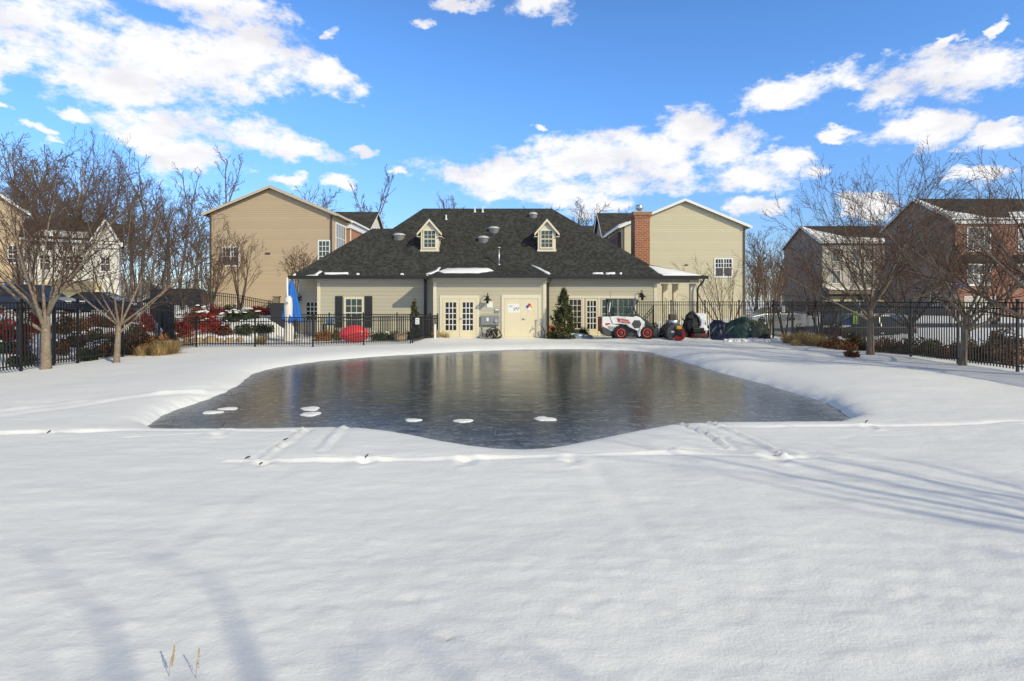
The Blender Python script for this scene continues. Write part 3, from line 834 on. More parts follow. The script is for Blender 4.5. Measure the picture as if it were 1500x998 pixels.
# ------------------------------------------------------------------ windows and doors
def window(parent, o, u, n, w, h, cols=2, rows=2, trim=.09, fm=None, gm=None, bar=.03, name='window', rail=True, mull=1, screen=False, sill=True):
    """sash window whose pane's lower-left corner is o; u along wall, n outward. window > pane"""
    fm = fm or M['vinyl']; gm = gm or M['glass']; m = MB()
    m.obox(o, u, n, -trim, 0, -.02, .05, -trim, h+trim); m.obox(o, u, n, w, w+trim, -.02, .05, -trim, h+trim)
    m.obox(o, u, n, 0, w, -.02, .048, h, h+trim); m.obox(o, u, n, 0, w, -.02, .048, -trim, 0)
    if sill: m.obox(o, u, n, -trim*1.2, w+trim*1.2, -.02, .085, -trim*1.35, -trim)
    s = w/mull
    for k in range(1, mull): m.obox(o, u, n, k*s-.05, k*s+.05, -.02, .045, 0, h)
    if rail: m.obox(o, u, n, 0, w, -.02, .04, h/2-.03, h/2+.03)
    for k in range(mull):
        a0 = k*s; wb = s
        for i in range(1, cols): m.obox(o, u, n, a0+wb*i/cols-bar/2, a0+wb*i/cols+bar/2, -.02, .03, 0 if not screen else h/2, h)
        for j in range(1, rows):
            z = h*j/rows
            if rail and abs(z-h/2) < .01: continue
            if screen and z < h/2: continue
            m.obox(o, u, n, a0, a0+wb, -.02, .032, z-bar/2, z+bar/2)
    f = m.build(name, fm, parent)
    g_ = MB(); g_.obox(o, u, n, 0, w, -.02, .014, 0, h); g_.build('pane', gm, f)
    if screen:
        s_ = MB(); s_.obox(o, u, n, 0.02, w-.02, .016, .022, 0.02, h/2-.03); s_.build('insect_screen', M['screen'], f)
    return f

def glazed_door(parent, o, u, n, w, h, cols, rows, fm, gm, stile=.15, bottom=.3, top=.15, bar=.034, name='french_door', handle=None):
    m = MB()
    m.obox(o, u, n, 0, stile, -.02, .045, 0, h); m.obox(o, u, n, w-stile, w, -.02, .045, 0, h)
    m.obox(o, u, n, stile, w-stile, -.02, .043, 0, bottom); m.obox(o, u, n, stile, w-stile, -.02, .043, h-top, h)
    gw, gh = w-2*stile, h-bottom-top
    for i in range(1, cols): m.obox(o, u, n, stile+gw*i/cols-bar/2, stile+gw*i/cols+bar/2, -.02, .03, bottom, h-top)
    for j in range(1, rows): m.obox(o, u, n, stile, w-stile, -.02, .032, bottom+gh*j/rows-bar/2, bottom+gh*j/rows+bar/2)
    d = m.build(name, fm, parent)
    g_ = MB()
    for i in range(1, cols): g_.obox(o, u, n, stile+gw*i/cols-bar/2-.004, stile+gw*i/cols+bar/2+.004, .02, .036, bottom, h-top)
    for j in range(1, rows): g_.obox(o, u, n, stile, w-stile, .02, .037, bottom+gh*j/rows-bar/2-.004, bottom+gh*j/rows+bar/2+.004)
    g_.build('glazing_bar', M['white'], d)
    p = MB(); p.obox(o, u, n, stile, w-stile, -.02, .012, bottom, h-top); p.build('pane', gm, d)
    if handle is not None:
        k = MB(); q = (o[0]+u[0]*handle+n[0]*.1, o[1]+u[1]*handle+n[1]*.1, o[2]+1.0)
        k.lathe([(.02, -.06), (.02, 0), (.035, .0), (.035, .03), (.02, .04)], (q[0], q[1], q[2]), 10, 'y'); k.box(q[0]-.02, q[0]+.11, q[1]-.02, q[1], q[2]-.012, q[2]+.012)
        k.build('handle', M['steel'], d)
    return d

UX, UY, NF = (1, 0, 0), (0, 1, 0), (0, -1, 0)

# ------------------------------------------------------------------ clubhouse
club = empty('clubhouse', 'long single storey beige clubhouse with dark hipped roof and two dormers behind the frozen pool', 'clubhouse', (-1.2, 32.3, 0))
YW, YB, ZE = 32.3, 30.85, 3.4
SL = .667
def zr(y): return ZE + SL*(y-31.9)
w = MB()
w.box(-11.05, 8.22, YW, 46, -.3, 3.3); w.box(-4.26, 1.85, YB, YW+.5, -.3, 3.3); w.box(-12.75, -11.0, 34.0, 45.9, -.3, 3.32)
w.build('wall', M['siding'], club)
# brick plinth right of the service doors
b = MB(); b.box(1.86, 3.0, YW-.10, YW+.2, -.3, .62); b.build('brick_plinth', M['brick'], club)
fz = MB()
fz.box(-11.08, -4.27, YW-.035, YW+.1, 3.0, 3.27); fz.box(-4.30, 1.89, YB-.035, YB+.1, 3.0, 3.27); fz.box(1.9, 10.6, YW-.035, YW+.1, 3.02, 3.27)
fz.box(-4.30, -4.2, YB+.102, YW-.04, 3.0, 3.268)
fz.box(-12.5, 8.8, 31.93, 34.2, 3.275, 3.33); fz.box(-4.62, 2.0, 30.43, 31.926, 3.274, 3.328); fz.box(8.803, 10.85, 31.93, 41, 3.275, 3.33)
fz.build('soffit', M['soffit'], club)
for (x, y) in ((-11.06, YW), (-4.27, YB), (1.86-.17, YB), (8.22-.16, YW)):
    cb_ = MB(); cb_.box(x, x+.17, y-.028, y+.12, 0, 3.0); cb_.build('corner_board', M['trim'], club)
# roof
rf = MB()
fl_, A_, B_, rL, rR, fr_ = (-12.45, 31.88, zr(31.88)), (-9.06, 36.83, zr(36.83)), (-7.74, 36.83, zr(36.83)), (-6.15, 39.4, zr(39.4)), (2.74, 39.4, zr(39.4)), (8.85, 31.88, zr(31.88))
rf.slab([fl_, fr_, rR, rL, B_, A_], .12)
bl, br_ = (-12.45, 46.9, 3.4), (8.85, 46.9, 3.4)
rf.poly(fl_, A_, (-10.2, 41.8, 6.0), bl); rf.poly(A_, B_, (-7.74, 41.9, 6.69), (-10.2, 41.8, 6.0)); rf.poly(B_, rL, (-6.15, 41.9, 7.2), (-7.74, 41.9, 6.69))
rf.poly(bl, (-10.2, 41.8, 6.0), (-7.74, 41.9, 6.69), (-6.15, 41.9, 7.2), rL, rR, br_); rf.poly(fr_, br_, rR)
x0, x1 = -4.68, 2.06; tx0, tx1 = -4.16, 1.11; zt = zr(33.0)+.012
rf.slab([(x0, 30.38, 3.395), (x1, 30.38, 3.395), (tx1, 33.02, zt), (tx0, 33.02, zt)], .10)
rf.poly((x0, 30.38, 3.394), (tx0, 33.02, zt-.002), (x0, 31.95, 3.394)); rf.poly((x1, 30.38, 3.394), (x1, 31.95, 3.394), (tx1, 33.02, zt-.002))
# porch wing roof
pe = 10.92
rf.slab([(8.75, 31.88, 3.398), (pe, 31.88, 3.398), (7.92, 33.05, 4.12)], .1)
rf.poly((pe, 31.88, 3.399), (pe, 41, 3.399), (7.92, 40, 4.122), (7.92, 33.05, 4.122))
rf.build('roof', M['shingle'], club)
# dormers
def dormer(xc):
    yb, z0 = 34.3, 4.98; hw, pk, sl = .535, 6.84, 1.17
    d = MB(); d.add([(xc+x, y, z) for y in (yb, 37.6) for x, z in ((-hw, z0), (hw, z0), (hw, pk-hw*sl), (0, pk), (-hw, pk-hw*sl))],
                    [[0, 1, 2, 3, 4], [9, 8, 7, 6, 5], [0, 5, 6, 1], [1, 6, 7, 2], [2, 7, 8, 3], [3, 8, 9, 4], [4, 9, 5, 0]])
    o = d.build('dormer', M['trim'], club)
    r = MB()
    for s in (-1, 1): r.slab([(xc+s*.74, yb-.16, pk+.1-.74*sl), (xc, yb-.16, pk+.1), (xc, 37.7, pk+.1), (xc+s*.74, 37.7, pk+.1-.74*sl)], .07)
    r.build('roof', M['shingle'], o)
    for s in (-1, 1):
        k = MB(); p = [(xc, pk+.095), (xc+s*.75, pk+.095-.75*sl), (xc+s*.75, pk-.06-.75*sl), (xc, pk-.08)]
        k.add([(a, y, c) for y in (yb-.19, yb-.163) for a, c in p], [[0, 1, 2, 3], [7, 6, 5, 4], [0, 4, 5, 1], [1, 5, 6, 2], [2, 6, 7, 3], [3, 7, 4, 0]])
        k.box(min(xc+s*.76, xc+s*.55), max(xc+s*.76, xc+s*.55), yb-.158, 35.3, pk-.10-.76*sl, pk-.06-.76*sl)
        k.build('rake_trim', M['trim'], o)
    k = MB(); k.box(xc-.575, xc+.575, yb-.03, yb+.02, z0-.02, z0+.12)
    k.build('base_trim', M['trim'], o)
    wd = window(o, (xc-.33, yb, 5.24), UX, NF, .66, .98, 3, 4, .065, M['trim'], M['glass_teal'], .022, rail=True)
    return o
dormer(PX(629.5, 34.3)); dormer(PX(801, 34.3))
# gutters and downspouts
gu = MB()
gu.box(-12.52, -4.7, 31.74, 31.88, 3.23, 3.415); gu.box(2.09, 10.98, 31.742, 31.876, 3.23, 3.415); gu.box(-4.74, 2.12, 30.24, 30.38, 3.228, 3.415)
gu.box(-4.742, -4.685, 30.381, 31.7, 3.27, 3.40); gu.box(2.062, 2.122, 30.381, 31.7, 3.27, 3.40)
gu.build('gutter', M['gutter'], club)
ds = MB(); ds.box(-4.98, -4.84, YW-.14, YW-.03, .05, 3.2); ds.tube([(-4.9, 31.8, 3.28), (-4.9, 32.0, 3.15), (-4.91, 32.2, 3.05)], .05, 8); ds.build('downspout', M['gutter'], club)
ds = MB(); ds.box(2.0, 2.1, YW-.12, YW-.03, .05, 3.0); ds.tube([(2.09, 30.35, 3.28), (2.07, 30.7, 3.1), (2.05, 32.1, 2.98)], .045, 8); ds.build('downspout', M['gutter'], club)
ds = MB(); ds.tube([(10.75, 31.8, 3.28), (10.72, 31.85, 3.1), (10.5, 32.0, 2.8), (10.45, 32.03, 2.6), (10.45, 32.03, .1)], .05, 8); ds.build('downspout', M['gutter'], club)
# left main window with shutters
window(club, (PX(505.5, YW)+.05, YW, .55), UX, NF, PX(529, YW)-PX(505.5, YW), 1.55, 3, 4, .11, M['trim'], M['glass_teal'], .03)
for a, b_ in ((491.5, 502), (534.5, 545.5)):
    s = MB(); X0, X1 = PX(a, YW), PX(b_, YW); s.box(X0, X1, YW-.05, YW+.02, .5, 2.28)
    for q in range(22): s.box(X0+.05, X1-.05, YW-.062, YW-.049, .57+q*.076, .60+q*.076)
    s.box(X0, X1, YW-.068, YW-.049, 1.35, 1.43); s.build('shutter', M['shutter'], club)
# recessed side door in the shaded corner
glazed_door(club, (PX(446, 34), 34.0, .02), UX, NF, .95, 2.05, 3, 4, M['soffit'], M['glass_dark'], .15, .85, .17, name='side_door', handle=.12)
tr = MB(); X0 = PX(446, 34); tr.box(X0-.12, X0-.005, 33.97, 34.1, 0, 2.2); tr.box(X0-.12, -11.06, 33.972, 34.1, 2.09, 2.22); tr.build('door_trim', M['soffit'], club)
# french doors on the projecting centre
X0, X1 = PX(648.5, YB), PX(697.5, YB)
tr = MB(); tr.box(X0-.16, X0-.01, YB-.04, YB+.1, .02, 2.30); tr.box(X1+.01, X1+.16, YB-.04, YB+.1, .02, 2.30); tr.box(X0-.01, X1+.01, YB-.042, YB+.1, 2.12, 2.302); tr.box(X0-.05, X1+.05, YB-.10, YB+.1, -.05, .045)
tr.build('door_frame', M['trim'], club)
mid = (X0+X1)/2
glazed_door(club, (X0, YB, .05), UX, NF, mid-X0-.008, 2.06, 3, 5, M['doorcream'], M['glass'], .16, .36, .19)
glazed_door(club, (mid+.008, YB, .05), UX, NF, X1-mid-.008, 2.06, 3, 5, M['doorcream'], M['glass'], .17, .36, .19, handle=.07)
# pair of steel service doors
X0, X1 = PX(739, YB), PX(788, YB); mid = (X0+X1)/2
tr = MB(); tr.box(X0-.16, X0-.01, YB-.05, YB+.1, .02, 2.33); tr.box(X1+.01, X1+.16, YB-.05, YB+.1, .02, 2.33); tr.box(X0-.01, X1+.01, YB-.052, YB+.1, 2.12, 2.332); tr.box(X0-.05, X1+.05, YB-.08, YB+.1, -.05, .04)
tr.build('door_frame', M['trim'], club)
for a, b_ in ((X0, mid-.008), (mid+.008, X1)):
    d = MB(); d.box(a, b_, YB-.03, YB+.1, .045, 2.11)
    dd = d.build('service_door', M['doorcream'], club, bevel=.008)
    if a != X0:
        h = MB(); h.lathe([(.03, -.07), (.03, -.01), (.05, -.008), (.05, .0)], (a+.09, YB-.03, 1.02), 10, 'y'); h.box(a+.07, a+.24, YB-.10, YB-.08, 1.005, 1.035); h.build('handle', M['steel'], dd)
        h = MB(); h.box(a-.035, a+.012, YB-.036, YB-.029, .05, 2.1); h.build('astragal', M['doorcream'], dd)
# right hand glazed group
X0, X1 = PX(832, YW), PX(930, YW)
tr = MB(); tr.box(X0-.13, X1+.13, YW-.07, YW+.1, 2.14, 2.30)
for a in (X0-.13, PX(852.5, YW), PX(876, YW), X1): tr.box(a, a+.13, YW-.06, YW+.1, .02, 2.138)
tr.build('window_frame', M['trim'], club)
window(club, (PX(834, YW), YW, .45), UX, NF, PX(851, YW)-PX(834, YW), 1.62, 3, 5, .05, M['trim'], M['glass'], .03, rail=False)
glazed_door(club, (PX(857.5, YW), YW, .03), UX, NF, PX(875.5, YW)-PX(857.5, YW), 2.1, 3, 5, M['doorcream'], M['glass'], .10, .38, .13)
window(club, (PX(882, YW), YW, .45), UX, NF, PX(928, YW)-PX(882, YW), 1.62, 3, 4, .05, M['trim'], M['glass_teal'], .03, rail=False, mull=2)
wp = MB(); wp.box(PX(882, YW), PX(928, YW), YW-.03, YW+.05, .02, .38); wp.build('apron_panel', M['trim'], club)
# porch columns and beam
for px_, d_ in ((1015.5, 32.25), (990, 34.6), (974.5, 37.2)):
    x = PX(px_, d_); c = MB(); c.box(x-.15, x+.15, d_, d_+.3, .3, 3.08); c.box(x-.19, x+.19, d_-.04, d_+.34, -.1, .3); c.box(x-.19, x+.19, d_-.04, d_+.34, 3.0, 3.12); c.box(x-.21, x+.21, d_-.06, d_+.36, 3.12, 3.2)
    c.build('porch_column', M['trim'], club, bevel=.012)
bm_ = MB(); bm_.box(10.0, 10.5, 32.3, 41, 3.2, 3.272); bm_.box(8.3, 10.5, 31.98, 32.262, 2.98, 3.02); bm_.build('porch_beam', M['trim'], club)
# chimney
ch = MB(); ch.box(8.0, 8.97, 37, 38.25, 2.5, 7.42); ch.box(7.95, 9.02, 36.95, 38.3, 7.42, 7.56); ch.box(7.89, 9.08, 36.89, 38.36, 7.56, 7.74)
chm = ch.build('chimney', M['brick'], club)
cp = MB(); cp.box(7.86, 9.11, 36.86, 38.39, 7.742, 7.83); cp.build('chimney_cap', M['concrete'], chm)
fp = MB(); fp.lathe([(.14, 7.83), (.14, 8.05), (.24, 8.06), (.26, 8.12), (.24, 8.3), (.2, 8.34)], (8.42, 37.6, 0), 14); fp.build('flue_cap', M['steel'], chm)
# roof vents and pipes (pixel ray met with the front roof plane)
def on_roof(px, py):
    k = (HZ-py)/F; y = (ZE-SL*31.9-CH)/(k-SL); return PX(px, y), y, CH+k*y
for (a, b_, r) in ((585, 344, .36), (708, 348, .34), (723.5, 334, .34), (781, 313, .28)):
    x, y, z = on_roof(a, b_+4); m = MB(); m.lathe([(r*.95, -.3), (r*.95, .10), (r*1.12, .11), (r*1.12, .15), (r*.85, .23), (r*.4, .27), (.03, .28)], (x, y, z), 20); m.build('roof_vent', M['roof_vent'], club)
for (a, b_, h, r) in ((653.5, 322, .32, .05), (695.5, 311, .35, .05), (707, 311, .35, .05)):
    x, y, z = on_roof(a, b_); m = MB(); m.tube([(x, y, z-.2), (x, y, z+h)], r, 10); m.lathe([(r*2.2, -.04), (r*1.1, .1)], (x, y, z), 10); m.build('vent_pipe', M['vinyl'], club)
x, y, z = on_roof(731, 389); m = MB(); m.tube([(x, y, z-.2), (x, y, z+1.0)], .045, 10); m.lathe([(.10, 0), (.10, .05), (.05, .09)], (x, y, z+.99), 12); m.lathe([(.11, -.06), (.055, .12)], (x, y, z), 10); m.build('vent_pipe', M['steel'], club)
# snow left on the roof
def roof_snow(pts, t=.05, f=on_roof, seed=1):
    rg = random.Random(seed); P = []
    for i in range(len(pts)):
        a, b_ = pts[i], pts[(i+1) % len(pts)]
        for k in range(4):
            q = k/4; P.append((a[0]+(b_[0]-a[0])*q+rg.uniform(-.8, .8), a[1]+(b_[1]-a[1])*q+rg.uniform(-.35, .35)))
    q = [f(*p) for p in P]; m = MB(); n = len(q)
    cx = sum(p[0] for p in q)/n; cy = sum(p[1] for p in q)/n; cz = sum(p[2] for p in q)/n
    vs = [(p[0], p[1], p[2]+.008) for p in q]+[(p[0]*.9+cx*.1, p[1]*.85+cy*.15, p[2]*.85+cz*.15+t) for p in q]+[(cx, cy, cz+t*1.25)]
    m.add(vs, [[i, (i+1) % n, n+(i+1) % n, n+i] for i in range(n)]+[[n+i, n+(i+1) % n, 2*n] for i in range(n)], True)
    m.build('roof_snow', M['snow_patch'], club)
SB = (4.14-3.395)/(33.02-30.38)
def on_bump(px, py):
    k = (HZ-py)/F; y = (3.395-SB*30.38-CH)/(k-SB); return PX(px, y), y, CH+k*y
SPh = (4.12-3.398)/(33.05-31.88)
def on_porch(px, py):
    k = (HZ-py)/F; y = (3.398-SPh*31.88-CH)/(k-SPh); return PX(px, y), y, CH+k*y+.002
roof_snow([(643, 398), (652, 395), (690, 394), (719, 394.5), (724, 397.5), (700, 400.5), (650, 400.5)], .08, on_bump, 1)
roof_snow([(622, 403), (640, 396.5), (643, 392.5), (646, 392), (643, 397), (626, 404)], .05, on_bump, 2)
roof_snow([(778, 387.5), (806, 401), (804, 403.5), (800, 401.5), (779, 389.5)], .05, on_bump, 3)
roof_snow([(475, 400.5), (510, 400), (511, 402), (476, 402.5)], .05, on_roof, 4); roof_snow([(447, 405), (460, 403.5), (470, 397), (472, 398.5), (462, 405.5), (448, 406.5)], .05, on_roof, 5)
roof_snow([(427, 406), (432, 401.5), (434, 402), (430, 406.5)], .05, on_roof, 6)
roof_snow([(868, 400.5), (884, 400.2), (884, 402), (869, 402.2)], .05, on_roof, 7); roof_snow([(887, 400.3), (901, 400), (902, 402), (888, 402.2)], .05, on_roof, 8); roof_snow([(907, 400.3), (911, 400.2), (911, 402), (908, 402)], .04, on_roof, 9)
roof_snow([(522, 401), (526, 401), (526, 403), (522, 403)], .04, on_roof, 10); roof_snow([(587, 401), (591, 401), (591, 403), (587, 403)], .04, on_roof, 11)
roof_snow([(948, 389.5), (990, 396.5), (1031, 405.2), (1018, 405.8), (974, 405.5), (962, 398.5)], .07, on_porch, 12)

# ------------------------------------------------------------------ wall lamps, signs and equipment on the clubhouse
def wall_lamp(loc, label):
    o = empty('wall_lamp', label, 'wall lamp', loc, 0, 'gooseneck lamps on the clubhouse walls')
    m = MB(); m.lathe([(.07, -.06), (.07, 0)], (0, 0, .12), 12, 'y'); m.tube([(0, -.05, .12), (0, -.16, .3), (0, -.3, .33), (0, -.40, .25), (0, -.42, .12)], .018, 8); m.build('bracket', M['black'], o, local=True)
    s = MB(); s.lathe([(.05, .14), (.07, .08), (.10, .03), (.22, -.05), (.23, -.08), (.2, -.07)], (0, -.42, 0), 16); s.build('lamp_shade', M['black'], o, local=True)
    b_ = MB(); b_.lathe([(.05, -.02), (.075, -.08), (.075, -.2), (.04, -.25)], (0, -.42, 0), 12); b_.build('glass_jar', M['glass'], o, local=True)
wall_lamp((PX(714.5, YB), YB, 2.10), 'black gooseneck wall lamp above the grey electrical box between the two door pairs')
wall_lamp((PX(938.5, YW), YW, 2.28), 'black gooseneck wall lamp on the right end wall above the loader cab')
wall_lamp((PX(440.5, 34), 34.0, 2.10), 'black wall lamp in the shaded corner beside the blue umbrella')

def plate(name, label, cat, x0, x1, y, z0, z1, mat, t=.02, group=None):
    o = empty(name, label, cat, ((x0+x1)/2, y, z0), 0, group)
    m = MB(); m.box(x0, x1, y-t, y+.005, z0, z1); m.build('panel', mat, o, bevel=.003); return o
def bars(parent, rects, y, mat, name='print'):
    m = MB()
    for (a, b_, c, d_) in rects: m.box(a, b_, y-.003, y, c, d_)
    m.build(name, mat, parent)
x0, x1 = PX(713.2, YB), PX(721.8, YB)
s = plate('wall_sign', 'blank looking white square notice under the wall lamp', 'notice', x0, x1, YB-.02, PZ(450.8, YB), PZ(442, YB), M['paper'])
x0, x1 = PX(724.5, YB), PX(731.5, YB)
s = plate('wall_sign', 'small grey notice with white heading above the electrical box', 'notice', x0, x1, YB-.02, PZ(458.5, YB), PZ(452.2, YB), M['grey_plastic'])
bars(s, [(x0+.03, x1-.03, PZ(454.8, YB), PZ(452.9, YB))], YB-.041, M['paper'])
x0, x1 = PX(743.5, YB), PX(760.8, YB); z0, z1 = PZ(458.3, YB), PZ(445.2, YB); yd = YB-.031
s = plate('poster', 'white landscape poster with grey smudged print taped on the left service door', 'poster', x0, x1, yd, z0, z1, M['paper'], .006)
rg = random.Random(4)
bars(s, [(x0+.33+.05*i, x0+.33+.05*i+rg.uniform(.03, .06), z0+.1+rg.uniform(0, .14), z0+.2+rg.uniform(.02, .14)) for i in range(6)], yd-.0065, M['mid_grey'])
bars(s, [(x0+.08, x0+.28, z0+.30+.035*i, z0+.315+.035*i) for i in range(3)], yd-.0065, M['mid_grey'])
# four coloured hazard diamond on the right service door
cx, cz = PX(775.5, YB), PZ(449.5, YB)
s = empty('hazard_sign', 'hazard diamond with blue, red, yellow and white quarters on the right service door', 'sign', (cx, YB-.03, cz))
def dia(cx, cz, r, y0, y1):
    m = MB(); p = [(cx, cz-r), (cx+r, cz), (cx, cz+r), (cx-r, cz)]; m.prism(p, y0, y1); return m
dia(cx, cz, .235, YB-.042, YB-.031).build('panel', M['paper'], s)
for dx, dz, mt in ((-1, 0, 'blue_sign'), (0, 1, 'decal_red'), (1, 0, 'yellow'), (0, -1, 'paper')):
    dia(cx+dx*.108, cz+dz*.108, .102, YB-.046, YB-.0425).build('quarter', M[mt], s)
# grey electrical boxes
ox, oz = PX(703.5, YB), 0
eb = empty('electrical_box', 'wide grey electrical cabinet with meters on the wall between the door pairs', 'electrical box', (PX(717, YB), YB, .8))
m = MB(); m.box(PX(704.5, YB), PX(731, YB), YB-.16, YB+.01, PZ(476.5, YB), PZ(462.5, YB)); m.build('cabinet', M['grey_plastic'], eb, bevel=.015)
for a in (707, 711, 720, 726): 
    m = MB(); m.box(PX(a, YB), PX(a+1.2, YB), YB-.172, YB-.158, PZ(475.5, YB), PZ(463.5, YB)); m.build('door_seam', M['mid_grey'], eb)
m = MB(); m.box(PX(713, YB), PX(716, YB), YB-.19, YB-.162, PZ(470.5, YB), PZ(465.5, YB)); m.build('meter', M['paper'], eb)
m = MB(); m.lathe([(.09, -.07), (.09, 0), (.07, .0)], (PX(727, YB), YB-.165, PZ(470, YB)), 14, 'y'); m.build('dial', M['steel'], eb)
m = MB(); m.tube([(PX(707, YB), YB-.06, PZ(476, YB)), (PX(707, YB), YB-.06, .02)], .03, 8); m.tube([(PX(727, YB), YB-.06, PZ(476, YB)), (PX(727, YB), YB-.06, .02)], .03, 8); m.build('conduit', M['mid_grey'], eb)
# heap of hoses and pump parts below it
hp = empty('hose_pile', 'tangle of dark hoses and a brown crate heaped under the electrical box', 'hose pile', (PX(720, 30.3), 30.3, 0))
m = MB(); m.box(-.28, .32, -.1, .25, 0, .48); m.box(-.3, .34, -.12, .27, .4, .46); m.build('crate', M['brown_trim'] if False else plain('dark_brown_crate', (.06, .035, .025), .7, .2, 5), hp, bevel=.01, local=True)
rg = random.Random(7)
for k in range(6):
    m = MB(); c0 = rg.uniform(-.5, .2); r_ = rg.uniform(.16, .34); pts = []
    for i in range(20):
        a = i/19*6.0+rg.uniform(-.05, .05); pts.append((c0+r_*1.1*math.cos(a)+.02*i*.3, -.16-.02*k+.05*math.sin(a*2), max(.03, r_*.9+r_*.9*math.sin(a))))
    m.tube(pts, .022, 6); m.build('hose', M['black'] if k % 2 else M['mid_grey'], hp, local=True)
m = MB(); m.tube([(-.25, -.2, .02), (-.02, -.2, .55), (.3, -.22, .03)], .015, 6); m.build('wire_frame', M['steel'], hp, local=True)
# trellis post with blue-grey spigot by the doors
sp = empty('water_spigot', 'blue grey standpipe with a tap and hose beside the service doors', 'standpipe', (PX(796.5, 30.4), 30.4, 0))
m = MB(); m.tube([(0, 0, -.1), (0, 0, 1.25)], .035, 8); m.box(-.05, .05, -.02, .04, 1.2, 1.28); m.build('pipe', M['mid_grey'], sp, local=True)
m = MB(); m.tube([(0, -.03, .85), (-.18, -.08, .82), (-.22, -.1, .7)], .03, 8); m.tube([(-.12, -.06, .86), (-.12, -.06, .98)], .02, 6); m.build('tap', M['tarp_blue'], sp, local=True)
m = MB(); m.tube([(-.05, -.06, .6), (.06, -.12, .3), (.02, -.15, .08), (.2, -.18, .04), (.5, -.15, .04)], .022, 6); m.build('hose', M['black'], sp, local=True)

# ------------------------------------------------------------------ townhouses
def house_box(name, label, x0, x1, y0, y1, z0, ze, zp, ridge, wallm, group=None, ov=.35, rakem=None, roofm=None, cat='house', fr_over=None, snow=False):
    """gabled box; ridge 'y' = gable end faces the camera, 'x' = gable ends face left and right"""
    o = empty(name, label, cat, ((x0+x1)/2, (y0+y1)/2, z0), 0, group); rakem = rakem or M['vinyl']; roofm = roofm or M['shingle_far']
    w = MB(); k = MB(); r = MB()
    if ridge == 'y':
        xc = (x0+x1)/2; sl = (zp-ze)/(xc-x0)
        prof = [(x0, z0-1), (x1, z0-1), (x1, ze), (xc, zp), (x0, ze)]; w.prism(prof, y0, y1)
        for s, xe in ((-1, x0-ov), (1, x1+ov)):
            ze2 = ze-ov*sl
            r.slab([(xe, y0-ov, ze2+.17), (xc, y0-ov, zp+.17), (xc, y1+ov*.5, zp+.17), (xe, y1+ov*.5, ze2+.17)], .10)
            p = [(xe, ze2+.16), (xc, zp+.16), (xc, zp-.10), (xe, ze2-.10)]
            k.add([(a, y, c) for y in (y0-ov-.03, y0-ov-.002) for a, c in p], [[0, 1, 2, 3], [7, 6, 5, 4], [0, 4, 5, 1], [1, 5, 6, 2], [2, 6, 7, 3], [3, 7, 4, 0]])
            k.box(min(xe, xe+s*.12), max(xe, xe+s*.12), y0-ov+.001, y1, ze2-.06, ze2+.12)
    else:
        yc = (y0+y1)/2; sl = (zp-ze)/(yc-y0)
        w.add([(x, y, z) for x in (x0, x1) for y, z in ((y0, z0-1), (y1, z0-1), (y1, ze), (yc, zp), (y0, ze))], [[0, 1, 2, 3, 4], [9, 8, 7, 6, 5], [0, 5, 6, 1], [1, 6, 7, 2], [2, 7, 8, 3], [3, 8, 9, 4], [4, 9, 5, 0]])
        for s, ye in ((-1, y0-ov), (1, y1+ov)):
            ze2 = ze-ov*sl
            r.slab([(x0-ov, ye, ze2+.17), (x0-ov, yc, zp+.17), (x1+ov, yc, zp+.17), (x1+ov, ye, ze2+.17)], .10)
            for xe in (x0-ov, x1+ov):
                p = [(ye, ze2+.16), (yc, zp+.16), (yc, zp-.10), (ye, ze2-.10)]
                k.add([(xx, a, c) for xx in (xe-.032, xe-.003) for a, c in p], [[0, 1, 2, 3], [7, 6, 5, 4], [0, 4, 5, 1], [1, 5, 6, 2], [2, 6, 7, 3], [3, 7, 4, 0]])
            k.box(x0-ov+.001, x1+ov-.004, min(ye, ye+s*.12), max(ye, ye+s*.12), ze2-.06, ze2+.12)
    w.build('wall', wallm, o); r.build('roof', roofm, o); k.build('fascia', rakem, o)
    return o
def spout(o, x, y, z0, z1, mt='brown_trim'):
    m = MB(); m.box(x-.06, x+.06, y-.10, y, z0, z1); m.box(x-.06, x+.06, y-.35, y-.02, z1, z1+.1); m.build('downspout', M[mt], o)

dkbrown = plain('dark_brown_spout', (.07, .05, .04), .5, .15, 4); M['dkbrown'] = dkbrown
# --- left row
h1 = house_box('townhouse', 'large tan townhouse gable with one double window, left of the clubhouse', PX(307, 54), PX(488, 54), 54, 58.4, 1.2, 10.3, 12.75, 'y', M['tan_siding'], 'townhouses round the pool', .45, plain('tan_fascia', (.52, .44, .33), .5, .05, 3))
spout(h1, PX(309, 54), 53.98, 1.0, 10.0, 'dkbrown'); spout(h1, PX(485.5, 54), 53.98, 1.0, 10.0, 'dkbrown')
window(h1, (PX(327, 54), 54, PZ(388.5, 54)), UX, NF, 1.45, 1.65, 3, 4, .13, None, M['glass'], .05, mull=2, screen=True)
window(h1, (PX(467.5, 54), 54, PZ(383, 54)), UX, NF, .95, 1.9, 3, 4, .13, None, M['glass_teal'], .05)
m = MB(); m.box(PX(389, 54), PX(396, 54), 53.9, 54.01, PZ(372.5, 54), PZ(370.5, 54)); m.build('wall_vent', M['dkbrown'], h1)
xr = PX(488, 54)
f = window(h1, (xr, 54.9, 6.85), UY, UX, 2.9, 2.6, 2, 2, .16, None, M['glass'], .06, mull=4)
window(h1, (xr, 55.4, 3.2), UY, UX, 1.4, 1.9, 2, 2, .14, None, M['glass'], .05)
h2 = house_box('townhouse', 'orange brick townhouse with white cornice receding behind the tan gable', -28.4, xr+.35, 58.45, 65.0, 1.2, 10.2, 12.6, 'y', M['brick_orange'], 'townhouses round the pool', .35)
